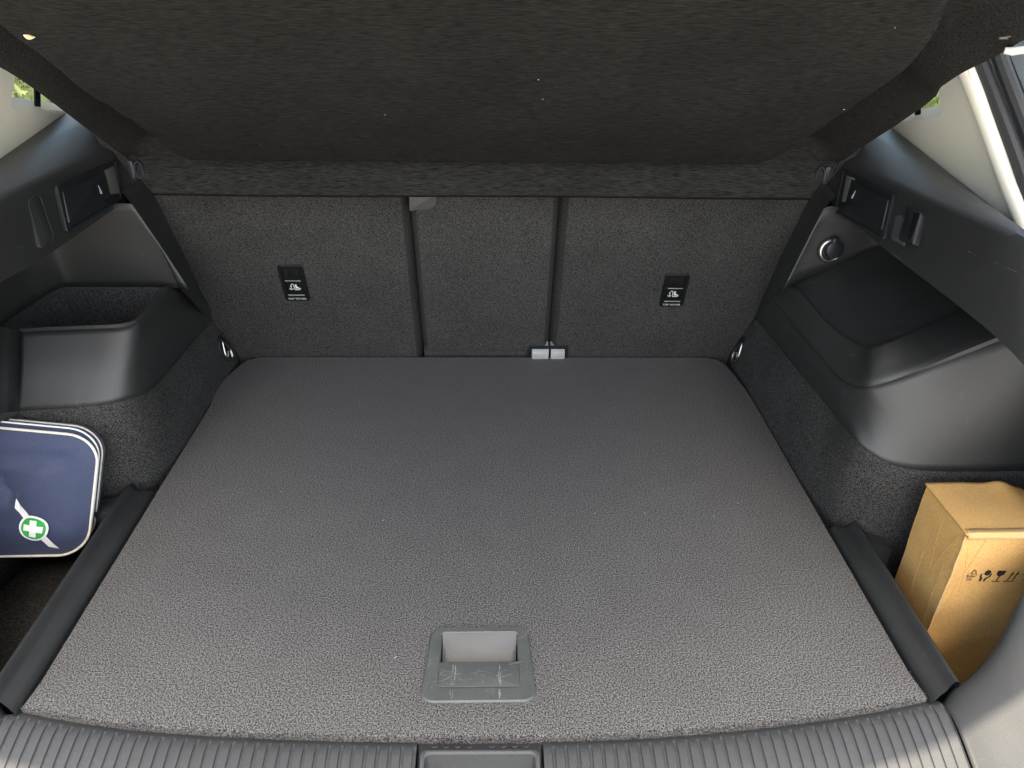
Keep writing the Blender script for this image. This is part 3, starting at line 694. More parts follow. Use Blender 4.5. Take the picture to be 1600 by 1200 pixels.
for sx in (1, -1):
    sheet('corner_trim', [[(sx * x, y, z) for x, y, z in r] for r in corner_rows(cR_in)], M['corner'], car, segs=[4, 5, 5, 5, 5, 5, 6, 6, 4], across=30, label='grey plastic corner between sill and side trim')

# --- roof, tailgate and floor pan of the body ----------------------------
def lofted(name, rows, m, label, n=24, th=.02):
    o = sheet(name, rows, m, car, n=n, thick=th, label=label); return o
lofted('roof', [[(-.60, 1.42, .93), (-.3, 1.36, 1.0), (.3, 1.36, 1.0), (.60, 1.42, .93)], [(-.62, 2.6, .98), (-.3, 2.6, 1.05), (.3, 2.6, 1.05), (.62, 2.6, .98)]], M['paint'], 'blue grey roof')
TIP = -.14
lofted('tailgate', [[(-.82, 1.38, .88), (-.3, 1.36, 1.04), (.3, 1.36, 1.04), (.82, 1.38, .88)],
                    [(-.86, .95, 1.04), (-.32, .93, 1.20), (.32, .93, 1.20), (.86, .95, 1.04)],
                    [(-.80, .52, 1.24), (-.33, .50, 1.31), (.33, .50, 1.31), (.80, .52, 1.24)],
                    [(-.72, .05, 1.32), (-.32, .02, 1.37), (.32, .02, 1.37), (.72, .06, 1.32)],
                    [(-.68, -.055, 1.35), (-.62, -.060, 1.35), (-.5, -.092, 1.35), (-.3, -.138, 1.35), (0, -.157, 1.35), (.3, -.138, 1.35), (.5, -.085, 1.35), (.62, -.020, 1.35), (.68, .01, 1.35)]], M['paint'], 'blue grey raised tailgate', th=.03)
lofted('tailgate_bounce', [[(-.62, 1.30, .96), (-.3, 1.28, 1.0), (.3, 1.28, 1.0), (.62, 1.30, .96)], [(-.68, .95, 1.04), (-.3, .93, 1.13), (.3, .93, 1.13), (.68, .95, 1.04)],
                      [(-.66, .5, 1.21), (-.3, .5, 1.25), (.3, .5, 1.25), (.66, .5, 1.21)], [(-.56, .10, 1.27), (-.3, .08, 1.31), (.3, .08, 1.31), (.56, .10, 1.27)]], M['cream'], 'unseen cream panel added under the raised tailgate to bounce light', th=.01)  # cream panel out of view, added to throw fill light onto the floor
lofted('rear_bumper', [[(-.90, .75, -.06), (-.75, .42, -.10), (0, .26, -.11), (.75, .42, -.10), (.90, .75, -.06)], [(-.94, .75, -.30), (-.78, .36, -.30), (0, .18, -.30), (.78, .36, -.30), (.94, .75, -.30)], [(-.92, .78, -.55), (-.76, .42, -.55), (0, .24, -.55), (.76, .42, -.55), (.92, .78, -.55)]], M['paint'], 'blue grey rear bumper', n=30, th=.004)
bm = bmesh.new()
for sx in (-1, 1): grid(bm, [[Vector((sx * .95, y, z)) for y in (.95, 2.6)] for z in (-.5, .40)])
grid(bm, [[Vector((x, y, -.26)) for x in (-.94, .94)] for y in (.3, 2.6)])
obj('body_shell', bm, M['paint'], car, None)
bm = bmesh.new()
grid(bm, [[Vector((x, 2.05, z)) for x in (-.9, .9)] for z in (-.3, 1.05)])
for sx in (-1, 1):
    grid(bm, [[Vector((sx * .70, y, z)) for y in (1.76, 2.55)] for z in (-.3, .52)])
    grid(bm, [[Vector((sx * .62, .9, .86)), Vector((sx * .62, 2.55, .86))], [Vector((sx * .60, 1.3, .96)), Vector((sx * .60, 2.55, 1.0))]])
obj('cabin_light_block', bm, M['rubber'], car, None)  # unseen dark walls added to keep skylight from the cabin off the ledges

# ------------------------------------------------------------------ boot floor board
fl = thing('boot_floor', 'flat grey carpeted boot floor board with a grey pull handle at its front edge', 'boot floor', (0, .95, -.015))
backL = [(-0.5039,1.2431,0), (-0.4999,1.2966,0), (-0.4866,1.3484,0), (-0.4775,1.3701,0), (-0.4579,1.3825,0)]
backR = [(0.451,1.3828,0), (0.4719,1.3717,0), (0.4825,1.3524,0), (0.4889,1.3098,0), (0.495,1.2521,0)]
front = [Vector((p.x, p.y, 0)) for p in resample(F_edge, 60)]
right = [Vector((.4965, y, 0)) for y in (.60, .70, .80, .90, 1.0, 1.1, 1.2)]
left = [Vector((-.4965, y, 0)) for y in (1.2, 1.1, 1.0, .90, .80, .70, .60)]
outl_ = front + right + [Vector(p) for p in backR[::-1]] + [Vector((x, 1.383, 0)) for x in (.4, .2, 0, -.2, -.4)] + [Vector(p) for p in backL[::-1]] + left
outl_[60 + 7:60 + 7 + 5] = [Vector((min(p.x, .4965), p.y, 0)) for p in outl_[60 + 7:60 + 7 + 5]]
HX, HY = -.003, .6155
hole = [Vector((x, y, 0)) for x, y in rrect(.112, .096, .010, 6, HX, HY)]
cen = Vector((0, .95, 0))
ins = inset(outl_, .0025, Vector((0, 0, 1)))
bm = bmesh.new()
fill_hole(bm, [p + Vector((0, 0, 0)) for p in ins], [hole])
grid(bm, [ins, [p.lerp(q, .6) - Vector((0, 0, .0015)) for p, q in zip(ins, outl_)], [p - Vector((0, 0, .0035)) for p in outl_], [p - Vector((0, 0, .022)) for p in outl_]], closed=True)
grid(bm, [hole, [p - Vector((0, 0, .022)) for p in hole]], closed=True)
bmesh.ops.remove_doubles(bm, verts=bm.verts[:], dist=1e-5)
obj('floor_carpet', bm, M['carpet'], fl, 50)
# frayed fibres along the front edge
rnd = random.Random(2); bm = bmesh.new()
for i in range(16000):
    k = rnd.random() * (len(outl_) - 1)
    if rnd.random() < .6: k = rnd.random() * 58
    a, b = outl_[int(k)], outl_[int(k) + 1]
    p = a.lerp(b, k % 1); t = (b - a).normalized(); nrm = Vector((t.y, -t.x, 0))
    q = p - nrm * rnd.uniform(.0, .004) + Vector((0, 0, rnd.uniform(-.006, .0)))
    tip = q + nrm * rnd.uniform(.0005, .003) + t * rnd.gauss(0, .0012) + Vector((0, 0, rnd.uniform(-.001, .0015)))
    bm.faces.new([bm.verts.new(q - t * .00035), bm.verts.new(q + t * .00035), bm.verts.new(tip)])
obj('carpet_fringe', bm, M['carpet'], fl, None, normals=False, kind='stuff')
# handle: frame, scoop, flap
up = Vector((0, 0, 1))
bm = bmesh.new()
fr_o = [Vector((x * (1 - .05 * (y - HY) / .053), y, 0)) for x, y in rrect(.1235, .108, .015, 6, HX, HY)]
fr_i = [Vector((x, y, 0)) for x, y in rrect(.090, .078, .004, 6, HX, HY + .0045)]
ring_slab(bm, fr_o, fr_i, up, .0030, .016, .0018)
hd = obj('pull_handle', bm, M['handle'], fl, 35, label='grey plastic pull handle let into the carpet')
bm = bmesh.new(); rows = []
for k in range(13):
    t = k / 12; a = math.pi * .5 * t
    y = HY + .0435 - .070 * t; z = .0024 - .0165 * math.sin(min(1, t / .72) * math.pi / 2) ** 1.2 + (.0025 * max(0, t - .5))
    rows.append([Vector((HX + s * (.0447 - .0025 * min(1, t * 1.5)), y, z)) for s in (-1, -.93, -.5, 0, .5, .93, 1)])
for r in rows[1:]:
    r[0].z = r[-1].z = max(r[0].z, -.0005)
grid(bm, rows); obj('handle_scoop', bm, M['handle_lit'], hd, 60)
bm = bmesh.new(); slab(bm, [Vector((x, y, 0)) for x, y in rrect(.0925, .0345, .002, 4, HX, HY - .0175)], up, .0036, .0008, .004)
obj('handle_flap', bm, M['handle'], hd, 35)

rnd = random.Random(11); bm = bmesh.new()
for k in range(26):
    x, y = HX + rnd.uniform(-.042, .042), HY + rnd.uniform(-.033, -.003)
    if k > 17: x, y = HX + rnd.choice((-1, 1)) * rnd.uniform(.049, .057), HY + rnd.uniform(-.045, .045)
    a = rnd.gauss(0, .35) if k <= 17 else rnd.gauss(1.2, .5); L_ = rnd.uniform(.001, .010)
    z = .0037 if k <= 17 else .0031
    pts = [Vector((x + math.cos(a + .25 * t) * L_ * t, y + math.sin(a + .25 * t) * L_ * t, z)) for t in (-1, -.4, .2, 1)]
    w_ = rnd.uniform(.00012, .00032)
    for p, q in zip(pts, pts[1:]): bar(bm, p, q, w_, (0, 0, 1), .00006)
for x in (-.030, .024):                                           # dried smears running over frame and flap
    for y0_, y1_, z in ((-.033, -.004, .0037), (-.051, -.036, .0031)):
        n = 7
        for j in range(n):
            xx = HX + x + rnd.gauss(0, .0012); bar(bm, Vector((xx, HY + y0_ + rnd.uniform(0, .01), z)), Vector((xx + rnd.gauss(0, .0004), HY + y1_ - rnd.uniform(0, .012), z)), rnd.uniform(.0002, .0007), (0, 0, 1), .00004)
obj('scratches', bm, M['scuff_pale'], hd, None)
# lint on the carpet
bm = bmesh.new()
for k in range(11):
    x, y = rnd.uniform(-.46, .46), rnd.uniform(.56, 1.30); a = rnd.uniform(0, 3.1); L_ = rnd.uniform(.0004, .0016)
    if abs(x - HX) < .07 and abs(y - HY) < .06: continue
    c = Vector((x, y, .0006)); d = Vector((math.cos(a), math.sin(a), .1))
    tube(bm, [c - d * L_, c + Vector((.0003, .0002, .0003)), c + d * L_], rnd.uniform(.00014, .00024), 5)
obj('carpet_lint', bm, M['lint'], fl, None, kind='stuff')

# ------------------------------------------------------------------ rear seat backs
TH = R(18); SX = Vector((1, 0, 0)); SU = Vector((0, -math.sin(TH), math.cos(TH))); SN = Vector((0, -math.cos(TH), -math.sin(TH)))
SO = Vector((0, 1.3874, 0))
def SP(x, s, d=0): return SO + SX * x + SU * s + SN * d
def s_of(p): return (Vector(p) - SO).dot(SU)
def seat_panel(xo0, xi0, xi1, xo1, s0, s1, parent, depth=.030, notch=None):
    """upholstered panel: flat face xi0..xi1 with sloping flanks down to the creases xo0, xo1"""
    bm = bmesh.new(); rows = []
    S_ = [s0 + (s1 - s0) * k / 40 for k in range(41)]
    for s in S_:
        rows.append([SP(xo0, s, -.06), SP(xo0, s, -depth), SP(xi0 - .001, s, -.0012), SP(xi0 + .003, s, 0)] +
                    [SP(xi0 + .003 + (xi1 - xi0 - .006) * k / 12, s, .0012 * noise.noise(Vector((xi0 + (xi1 - xi0) * k / 2, s * 9, 2)))) for k in range(1, 12)] +
                    [SP(xi1 - .003, s, 0), SP(xi1 + .001, s, -.0012), SP(xo1, s, -depth), SP(xo1, s, -.06)])
    vv = grid(bm, rows); bm.faces.new(vv[0]); bm.faces.new(vv[-1][::-1])
    return obj('back_panel', bm, M['seatback'], parent, 30)
def tether(parent, cx, s_top, s_bot, w, sx):
    cs = (s_top + s_bot) / 2; h = s_top - s_bot
    f = lambda x, y, d=0: SP(cx + x, cs + y, d)
    O = [f(x, y) for x, y in rrect(w, h, .006, 5)]
    Q = [f(x, y) for x, y in rrect(w * .70, h * .74, .002, 5, 0, h * .035)]
    bm = bmesh.new(); ring_slab(bm, O, Q, SN, .0035, -.0002, .0012)
    t = obj('tether_cover', bm, M['tether'], parent, 35, label='black top tether anchor cover with white pictogram')
    bm = bmesh.new(); slab(bm, Q, SN, .0004, .0001)
    slab(bm, [f(x, y) for x, y in rrect(w * .44, h * .26, .002, 3, -sx * w * .08, h * .24)], SN, .0022, .0006)
    tube(bm, [f(-w * .34, h * .085, .0022), f(w * .34, h * .085, .0022)], .0016, 8)
    obj('anchor_recess', bm, M['tether'], t, 35)
    bm = bmesh.new()
    bar(bm, f(-w * .31, h * .09, .0040), f(w * .31, h * .09, .0040), .0013, SN, .0006)
    obj('anchor_bar', bm, M['bracket'], t, None)
    bm = bmesh.new(); bar(bm, f(-w * .33, -h * .325, .0030), f(w * .33, -h * .325, .0030), .0016, SN, .0006)
    obj('anchor_bar', bm, M['bracket'], t, None)
    bm = bmesh.new(); u = w * .001 / .042 * 1.0
    B = lambda a, b, k=.0010: bar(bm, f(a[0] * u, a[1] * u - h * .12, .0008), f(b[0] * u, b[1] * u - h * .12, .0008), k, SN, .0004)
    # anchor
    B((-6.5, 4), (-6.5, -5)); B((-8, 1.2), (-5, 1.2)); B((-9.5, -2.5), (-8.6, -5)); B((-8.6, -5), (-4.4, -5)); B((-4.4, -5), (-3.5, -2.5))
    # strap and child seat
    B((-6.5, 4), (-3.6, 7.5)); B((-3.6, 7.5), (-1.5, 4))
    B((-1.5, 6), (-.6, -5.5), .0014); B((-.6, -5.5), (7.5, -5.5), .0014); B((7.5, -5.5), (9, -2.5), .0012); B((9, -2.5), (4, -3), .0010)
    slab(bm, roundpoly([f(a * u, b * u - h * .12, .0008) for a, b in ((.2, 5), (3.0, 2.6), (4.2, .8), (7.2, -.8), (6.0, -2.4), (1.4, -3.2))], .001, 3), SN, .0004, .0001)
    slab(bm, [f(2.2 * u + math.cos(a) * 1.7 * u, 4.4 * u + math.sin(a) * 1.7 * u - h * .12, .0008) for a in [2 * math.pi * k / 14 for k in range(14)]], SN, .0004, .0001)
    text_bm(bm, 'TOP TETHER', .0064, lambda x, y: f(x * .92, y * .9 - h * .432, .0037))
    obj('tether_print', bm, M['print'], t, None)
def seat(label):
    return thing('rear_seat_back', label, 'seat back', (0, 1.42, 0))
tl = (s_of((-0.3742,1.3154,0.2216)), s_of((-0.3466,1.3403,0.1449)))
stL = thing('rear_seat_back', 'wide grey carpeted rear seat back left of the middle one, with a tether cover', 'seat back', (-.36, 1.40, .0))
seat_panel(-.62, -.60, -.1415, -.1295, -.06, .60, stL)
tether(stL, (Vector((-0.3768,1.3159,0.2202)).x + Vector((-0.3287,1.3158,0.2204)).x + Vector((-0.3741,1.3404,0.1448)).x + Vector((-0.3275,1.3403,0.1449)).x) / 4, s_of((-0.3546,1.3151,0.2224)), s_of((-0.3519,1.3411,0.1426)), .0455, -1)
stC = thing('rear_seat_back', 'narrow middle rear seat back with a grey pull tab at its top edge', 'seat back', (0, 1.40, .0))
seat_panel(-.1285, -.1155, .1155, .1275, .018, .60, stC)
stR = thing('rear_seat_back', 'wide grey carpeted rear seat back right of the middle one, beside the power socket', 'seat back', (.36, 1.40, .0))
seat_panel(.1285, .1430, .60, .62, -.06, .60, stR)
tether(stR, (Vector((0.3278,1.3207,0.2051)).x + Vector((0.3787,1.3207,0.2054)).x + Vector((0.3283,1.3445,0.1319)).x + Vector((0.3813,1.3445,0.1321)).x) / 4, s_of((0.3525,1.3205,0.206)), s_of((0.3543,1.3448,0.1312)), .0455, 1)
# lower carpet lip under the middle seat, hinge brackets, pull tab
bm = bmesh.new()
slab(bm, [SP(-.126, -.03, -.02), SP(.126, -.03, -.02), SP(.126, .010, -.02), SP(-.126, .010, -.02)], SN, .012, .003, .02)
obj('lower_lip', bm, M['seatback'], stC)
for x0, x1, right_one in ((Vector((0.0928,1.3828,0.0143)).x, Vector((0.1266,1.3827,0.0144)).x, 0), (Vector((0.1311,1.3827,0.0144)).x, Vector((0.159,1.3827,0.0144)).x, 1)):
    bm = bmesh.new(); rows = []
    for s, d in ((-.03, .012), (.002, .013), (.012, .012), (.018, .009), (.0215, .003), (.022, -.02)):
        rows.append([SP(x0, s, -.02), SP(x0, s, d - .001), SP(x0 + .001, s, d), SP(x1 - .001, s, d), SP(x1, s, d - .001), SP(x1, s, -.02)])
    vv = grid(bm, rows)
    obj('hinge_bracket', bm, M['bracket'], stR if right_one else stC, 40)
bm = bmesh.new()
slab(bm, [SP(.086, -.03, .0005), SP(.166, -.03, .0005), SP(.166, .030, .0005), SP(.086, .030, .0005)], SN, .0012, .0004)
obj('hinge_recess', bm, M['plastic_flat'], stR)
tp = [Vector((-0.1255,1.2676,0.3689)), Vector((-0.0789,1.2674,0.3692)), Vector((-0.0823,1.2748,0.3465)), Vector((-0.0913,1.2768,0.3404)), Vector((-0.1273,1.2787,0.3346))]
tp = planar(tp); bm = bmesh.new(); slab(bm, roundpoly(tp, [.001, .001, .006, .008, .001], 4), SN, .004, .0015); obj('pull_tab', bm, M['tab'], stC)

# ------------------------------------------------------------------ parcel shelf
sh = thing('parcel_shelf', 'black felt parcel shelf tilted up above the boot', 'parcel shelf', (0, 1.22, .40))
SA = R(34); PO = Vector((0, 1.195, .442)); PU = Vector((0, -math.cos(SA), math.sin(SA))); PN = Vector((0, -math.sin(SA), -math.cos(SA)))   # PN faces the boot
def tx(p): q = Vector(p) - PO; return q.dot(PU), q.x
Lo = [tx(p) for p in ((-0.526,1.228,0.4197), (-0.5418,1.2102,0.4318), (-0.5428,1.1948,0.4421), (-0.5378,1.1695,0.4592), (-0.5388,1.1554,0.4687), (-0.5394,1.1172,0.4945), (-0.5399,1.064,0.5304), (-0.5412,1.0068,0.5689), (-0.5449,0.9682,0.595), (-0.5487,0.9558,0.6033), (-0.558,0.9144,0.6312), (-0.5629,0.846,0.6774))]
Ro = [tx(p) for p in ((0.5279,1.2193,0.4256), (0.5631,1.2331,0.4163), (0.5517,1.2025,0.4369), (0.5474,1.1802,0.452), (0.548,1.1403,0.4789), (0.5595,1.0692,0.5268), (0.5635,1.0235,0.5577), (0.5626,0.9952,0.5768), (0.5541,0.9798,0.5872), (0.5572,0.9479,0.6087), (0.5732,0.9112,0.6334), (0.5794,0.8845,0.6514), (0.5998,0.8328,0.6863))]
Lb = [tx(p) for p in ((-0.4383,1.1844,0.4491), (-0.4601,1.156,0.4683), (-0.4634,1.1068,0.5015), (-0.4679,1.0758,0.5224), (-0.48,1.02,0.5601), (-0.4877,0.9723,0.5922), (-0.4888,0.922,0.6262), (-0.4929,0.882,0.6531), (-0.494,0.8359,0.6842), (-0.5065,0.761,0.7347))]
Rb = [tx(p) for p in ((0.422,1.178,0.4535), (0.4464,1.142,0.4777), (0.4564,1.1051,0.5026), (0.4639,1.071,0.5257), (0.4779,1.0054,0.5699), (0.4882,0.9581,0.6018), (0.4922,0.9244,0.6245), (0.488,0.8905,0.6474), (0.481,0.8617,0.6668), (0.4701,0.8353,0.6846), (0.4368,0.7633,0.7332))]
def curve2(T, n=60): return [(p.x, p.y) for p in resample([Vector((a, b, 0)) for a, b in T], n)]
Lb, Rb = curve2(Lb), curve2(Rb)
def lin(T, t):
    if t <= T[0][0]: return T[0][1] + (t - T[0][0]) * (T[1][1] - T[0][1]) / (T[1][0] - T[0][0] + 1e-9) * 0
    for (a, x), (b, y) in zip(T, T[1:]):
        if a <= t <= b: return x + (y - x) * (t - a) / (b - a + 1e-9)
    return T[-1][1]
def bulge_sd(x, t):
    """distance inside the raised middle panel"""
    d = 1e9
    for Bd, s in ((Lb, 1), (Rb, -1)):
        for (t0, x0), (t1, x1) in zip(Bd, Bd[1:]):
            A = Vector((x0, t0)); B = Vector((x1, t1)); Pp = Vector((x, t)); ab = B - A
            k = max(0, min(1, (Pp - A).dot(ab) / ab.length_squared)); dd = (Pp - A - ab * k).length
            d = min(d, dd)
    tb = min(Lb[0][0], Rb[0][0]) + .004
    if Lb[0][1] < x < Rb[0][1]: d = min(d, abs(t - tb))
    inside = (t > tb) and (x > lin(Lb, t)) and (x < lin(Rb, t)) and t > min(Lb[0][0], Rb[0][0])
    return d if inside else -d
rows = []
T_ = [0, .004, .008, .012, .016] + [.020 + .005 * k for k in range(14)] + [.09 + .0125 * k for k in range(37)]
def smooth(a): a = max(0, min(1, a)); return a * a * (3 - 2 * a)
NX = 150
def lift(x, t):
    s = bulge_sd(x, t)
    h = -.032 + .050 * smooth((s + .005) / .022) + .008 * smooth(s / .16)
    xl, xr = lin(Lo, t), lin(Ro, t); e = min(x - xl, xr - x)
    h += .036 * smooth(1 - e / .058) * (1 if s < 0 else 0) * smooth(-s / .02)
    h *= smooth(t / .03) if s < 0 else 1
    return h + .0006 * noise.noise(Vector((x * 14, t * 14, 0)))
# flap under the fold
flap_b = [Vector((-0.5101,1.183,0.3865)), Vector((0.0034,1.183,0.3859)), Vector((0.5122,1.183,0.3881))]
xl0, xr0 = lin(Lo, 0), lin(Ro, 0)
for k in range(12):
    t = k / 11
    a = 1 - t; rw = []
    for i in range(NX + 1):
        f = i / NX
        xb = flap_b[0].x + (flap_b[2].x - flap_b[0].x) * f; xt = xl0 + (xr0 - xl0) * f
        x = xb + (xt - xb) * t ** 1.6
        yb, zb = 1.183 + .001 * math.sin(x * 7), flap_b[1].z + .0008 * math.sin(x * 9 + 1)
        y = yb + (PO.y - yb) * t; z = zb + (PO.z - zb) * t
        # hemmed lower edge and a soft belly
        off = .004 * math.sin(math.pi * t) + (.0030 if k in (0, 1) else -.001 if k == 2 else 0)
        if k == 0: z -= .0; y += .004
        rw.append(Vector((x, y - off * .85, z - off * .5)))
    rows.append(rw)
for t in T_[1:]:
    xl, xr = lin(Lo, t), lin(Ro, t); rw = []
    for i in range(NX + 1):
        x = xl + (xr - xl) * i / NX
        e = min(x - xl, xr - x)
        rw.append(PO + SX * x + PU * t + PN * (lift(x, t) + .003 * smooth(1 - e / .010)))
    rows.append(rw)
bm = bmesh.new(); grid(bm, rows)
pn = obj('shelf_panel', bm, M['felt'], sh, 60)
md = pn.modifiers.new('thickness', 'SOLIDIFY'); md.thickness = .006; md.offset = -1
pn_flip = (pn.data.polygons[5000].normal.dot(PN) > 0)
if not pn_flip: md.offset = 1
# pale cut edge of the felt board along both sides
for T, sx in ((Lo, -1), (Ro, 1)):
    bm = bmesh.new()
    tube(bm, [PO + SX * (x + sx * .0006) + PU * t + PN * .002 for t, x in [(Lo if sx < 0 else Ro)[i] for i in range(1, len(T))]], .0011, 5)
    obj('board_edge', bm, M['rail'], sh, None)
# hinge clips at the rear corners
for sx, c, c2 in ((-1, (-0.5243,1.2,0.4227), (-0.5352,1.2,0.4217)), (1, (0.5224,1.2,0.4224), (0.533,1.2,0.4205))):
    c = Vector(c); c2 = Vector(c2)
    bm = bmesh.new()
    tube(bm, [c + Vector((math.cos(a) * .0062, 0, math.sin(a) * .0120)) + Vector((0, -.012, 0)) for a in [2 * math.pi * k / 20 for k in range(20)]], .0020, 6, closed=True)
    tube(bm, [c + Vector((math.cos(a) * .0040, 0, math.sin(a) * .0080)) + Vector((0, -.004, 0)) for a in [2 * math.pi * k / 20 for k in range(20)]], .0030, 6, closed=True)
    slab(bm, roundpoly([c2 + Vector((-.004, -.010, -.012)), c2 + Vector((.004, -.010, -.012)), c2 + Vector((.004, -.010, .014)), c2 + Vector((-.004, -.010, .014))], .002, 3), (0, -1, 0), .004, .001)
    obj('hinge_clip', bm, M['plastic_flat'], sh)
# cord and clip at the right
kb = Vector((0.5783,0.8932,0.6456)); e = (PU * .3 + SX).normalized()
bm = bmesh.new(); tube(bm, [kb + PN * .012 - e * .012, kb + PN * .014 - e * .004, kb + PN * .014 + e * .010], [.0034, .0044, .0038], 12)
tube(bm, [kb + PN * .014 + e * .0095, kb + PN * .0145 + e * .013, kb + PN * .0145 + e * .016], [.0046, .0050, .0046], 12)
obj('cord_clip', bm, M['white_plastic'], sh)
bm = bmesh.new(); tube(bm, resample([kb + PN * .014 + e * .016, kb + PN * .010 + e * .05 + Vector((0, 0, .02)), Vector((.60, .80, .80)), Vector((.58, .62, 1.24))], 30), .0022, 6)
obj('lift_cord', bm, M['white_plastic'], sh)
kb = Vector((0.5558,0.8828,0.6526)); bm = bmesh.new()
for s in (-1, 1): tube(bm, [kb + PN * .007 - SX * .005, kb + PN * .006 + SX * .006 + PU * .0022 * s], [.0012, .0005], 5)
obj('cord_slot', bm, M['plate'], sh)

def on_shelf(p, extra=.0):
    t, x = tx(p)
    return PO + SX * x + PU * t + PN * (lift(x, t) + extra)
hc = on_shelf((-0.4599,0.8785,0.6555), .0015)
hu = thing('dry_husk', 'tiny pale dry husk caught on the black felt shelf, top left', 'husk', tuple(hc))
bm = bmesh.new(); tube(bm, resample([hc + SX * -.0042 + PU * .003, hc + PN * .001 + PU * .0006, hc + SX * .0052 - PU * .0012], 9), [.0004, .0013, .0021, .0025, .0025, .0022, .0016, .0010, .0003], 7)
obj('shell', bm, M['husk'], hu)
bm = bmesh.new()
for p in ((-0.1213,1.0163,0.5625), (0.0642,0.936,0.6167), (0.0725,0.9764,0.5895), (-0.3072,1.1059,0.5021), (0.4152,0.8474,0.6764), (0.453,1.0074,0.5686)):
    c = on_shelf(p, .0006); a = random.uniform(0, 3.1); L_ = random.uniform(.0004, .0010)
    d = SX * math.cos(a) + PU * math.sin(a) * .5
    tube(bm, [c - d * L_, c + d * L_], random.uniform(.0002, .0004), 5)
lt = obj('lint', bm, M['lint'], None, None); lt['kind'] = 'stuff'; lt['label'] = 'tiny white flecks of lint on the black felt shelf'; lt['category'] = 'lint'

# ------------------------------------------------------------------ first aid bag
bag = thing('first_aid_bag', 'navy blue first aid bag with cream piping and a green cross badge', 'bag', (-.65, .88, -.115))
BA = R(16); BU = Vector((0, math.sin(BA), math.cos(BA))); BN = Vector((0, -math.cos(BA), math.sin(BA)))      # BN faces the camera
b_tr, b_br, b_bl, b_tl = Vector((-0.5416,0.9181,0.1153)), Vector((-0.582,0.8675,-0.0614)), Vector((-0.7631,0.8667,-0.0642)), Vector((-0.7302,0.9234,0.1336))
def bagsurf(u, v, d=0):
    """u 0..1 left to right, v 0..1 bottom to top on the front face"""
    p = (b_bl * (1 - u) + b_br * u) * (1 - v) + (b_tl * (1 - u) + b_tr * u) * v
    return p + BN * d
W_ = .235; E_n = 4
# bag extends further left than the frame: u from -.12
def bout(scale=1.0, n=9):
    pts = []
    for sx, sy, a0 in ((1, 1, 0), (0, 1, 90), (0, 0, 180), (1, 0, 270)):
        ru, rv = .235, .215
        cu = 1 - ru if sx else -.16 + ru; cv = 1 - rv if sy else .02 + rv
        for k in range(n + 1):
            a = R(a0 + 90 * k / n); pts.append((cu + ru * math.cos(a), cv + rv * math.sin(a)))
    return pts
OUT = bout(); CU, CV = .43, .5
def ringp(k): return [(CU + (u - CU) * k, CV + (v - CV) * k) for u, v in OUT]
def wrinkle(u, v):
    w_ = .009 * noise.noise(Vector((u * 3.2, v * 2.6, 4))) + .0035 * noise.noise(Vector((u * 7, v * 8, 9)))
    for (cu, cv, du, dv, am) in ((.30, .62, .03, .18, .006), (.36, .30, .10, -.12, .005), (.93, .40, -.16, -.03, .0045), (.40, .52, -.05, .25, .004), (.55, .12, .02, .10, .003), (.62, .80, .16, .02, .003), (.38, .80, .02, .15, .003)):
        x, y = u - cu, v - cv; l2 = du * du + dv * dv; k = max(0, min(1, (x * du + y * dv) / l2)); q = math.hypot(x - du * k, y - dv * k)
        w_ -= 2.4 * am * math.exp(-(q / .05) ** 2) * (1 - .7 * k)
    return w_
def bface(u, v, k, extra=0):
    dome = .016 * (1 - k ** 3)
    return bagsurf(u, v, dome + wrinkle(u, v) * (1 - k ** 4) + extra)
bm = bmesh.new(); rows = []
for k in (1.0, .985, .96, .93, .89, .84, .78, .71, .63, .55, .46, .37, .28, .19, .10, .04):
    rows.append([bface(u, v, k) for u, v in ringp(k)])
vv = grid(bm, rows, closed=True); bm.faces.new(vv[-1])
back = []
for j, (d, k) in enumerate(((-.003, 1.003), (-.008, 1.006), (-.013, 1.002), (-.018, 1.0), (-.022, 1.004), (-.034, .99), (-.046, .90), (-.050, .5))):
    back.append([bagsurf(u - .024 * min(1, -d / .012), v + .025 * min(1, -d / .012), d + .002 * noise.noise(Vector((u * 5, v * 5, j)))) for u, v in ringp(k)])
grid(bm, [rows[0]] + back, closed=True)
bmesh.ops.remove_doubles(bm, verts=bm.verts[:], dist=1e-5)
obj('bag_body', bm, M['navy'], bag, 60)
for nm, d, k, r in (('front_piping', .0005, 1.003, .0019), ('rear_piping', -.021, 1.010, .0012)):
    bm = bmesh.new(); tube(bm, [bagsurf(u - (.024 if d < -.01 else 0), v + (.026 if d < -.01 else 0), d) for u, v in ringp(k)], r, 7, closed=True)
    obj(nm, bm, M['pipe'], bag)
bm = bmesh.new(); tube(bm, [bagsurf(u - .018, v + .026, -.010) for u, v in ringp(1.004)], .0013, 6, closed=True)
obj('zip', bm, M['white'], bag)
# badge: band, white disc, green disc, cross
def fit(pt):
    p = Vector(pt); 
    # invert the bilinear patch by a few Newton steps
    u, v = .5, .5
    for i in range(12):
        q = bagsurf(u, v); e_ = p - q; du = bagsurf(u + .01, v) - q; dv = bagsurf(u, v + .01) - q
        a, b, c_ = du.dot(du), du.dot(dv), dv.dot(dv); f1, f2 = e_.dot(du), e_.dot(dv); D = a * c_ - b * b
        u += .01 * (f1 * c_ - f2 * b) / D; v += .01 * (a * f2 - b * f1) / D
    return u, v
def kk(u, v):
    # ring factor of a point: how far towards the outline
    best = 0
    for (a, b) in OUT:
        pass
    return min(1, max(abs(u - CU) / .57, abs(v - CV) / .49))
def onbag(u, v, e_): return bface(u, v, kk(u, v), e_)
ec = fit((-0.6422,0.8821,-0.0105)); eu = fit((-0.6216,0.8812,-0.0135)); ev = fit((-0.6377,0.8875,0.0086))
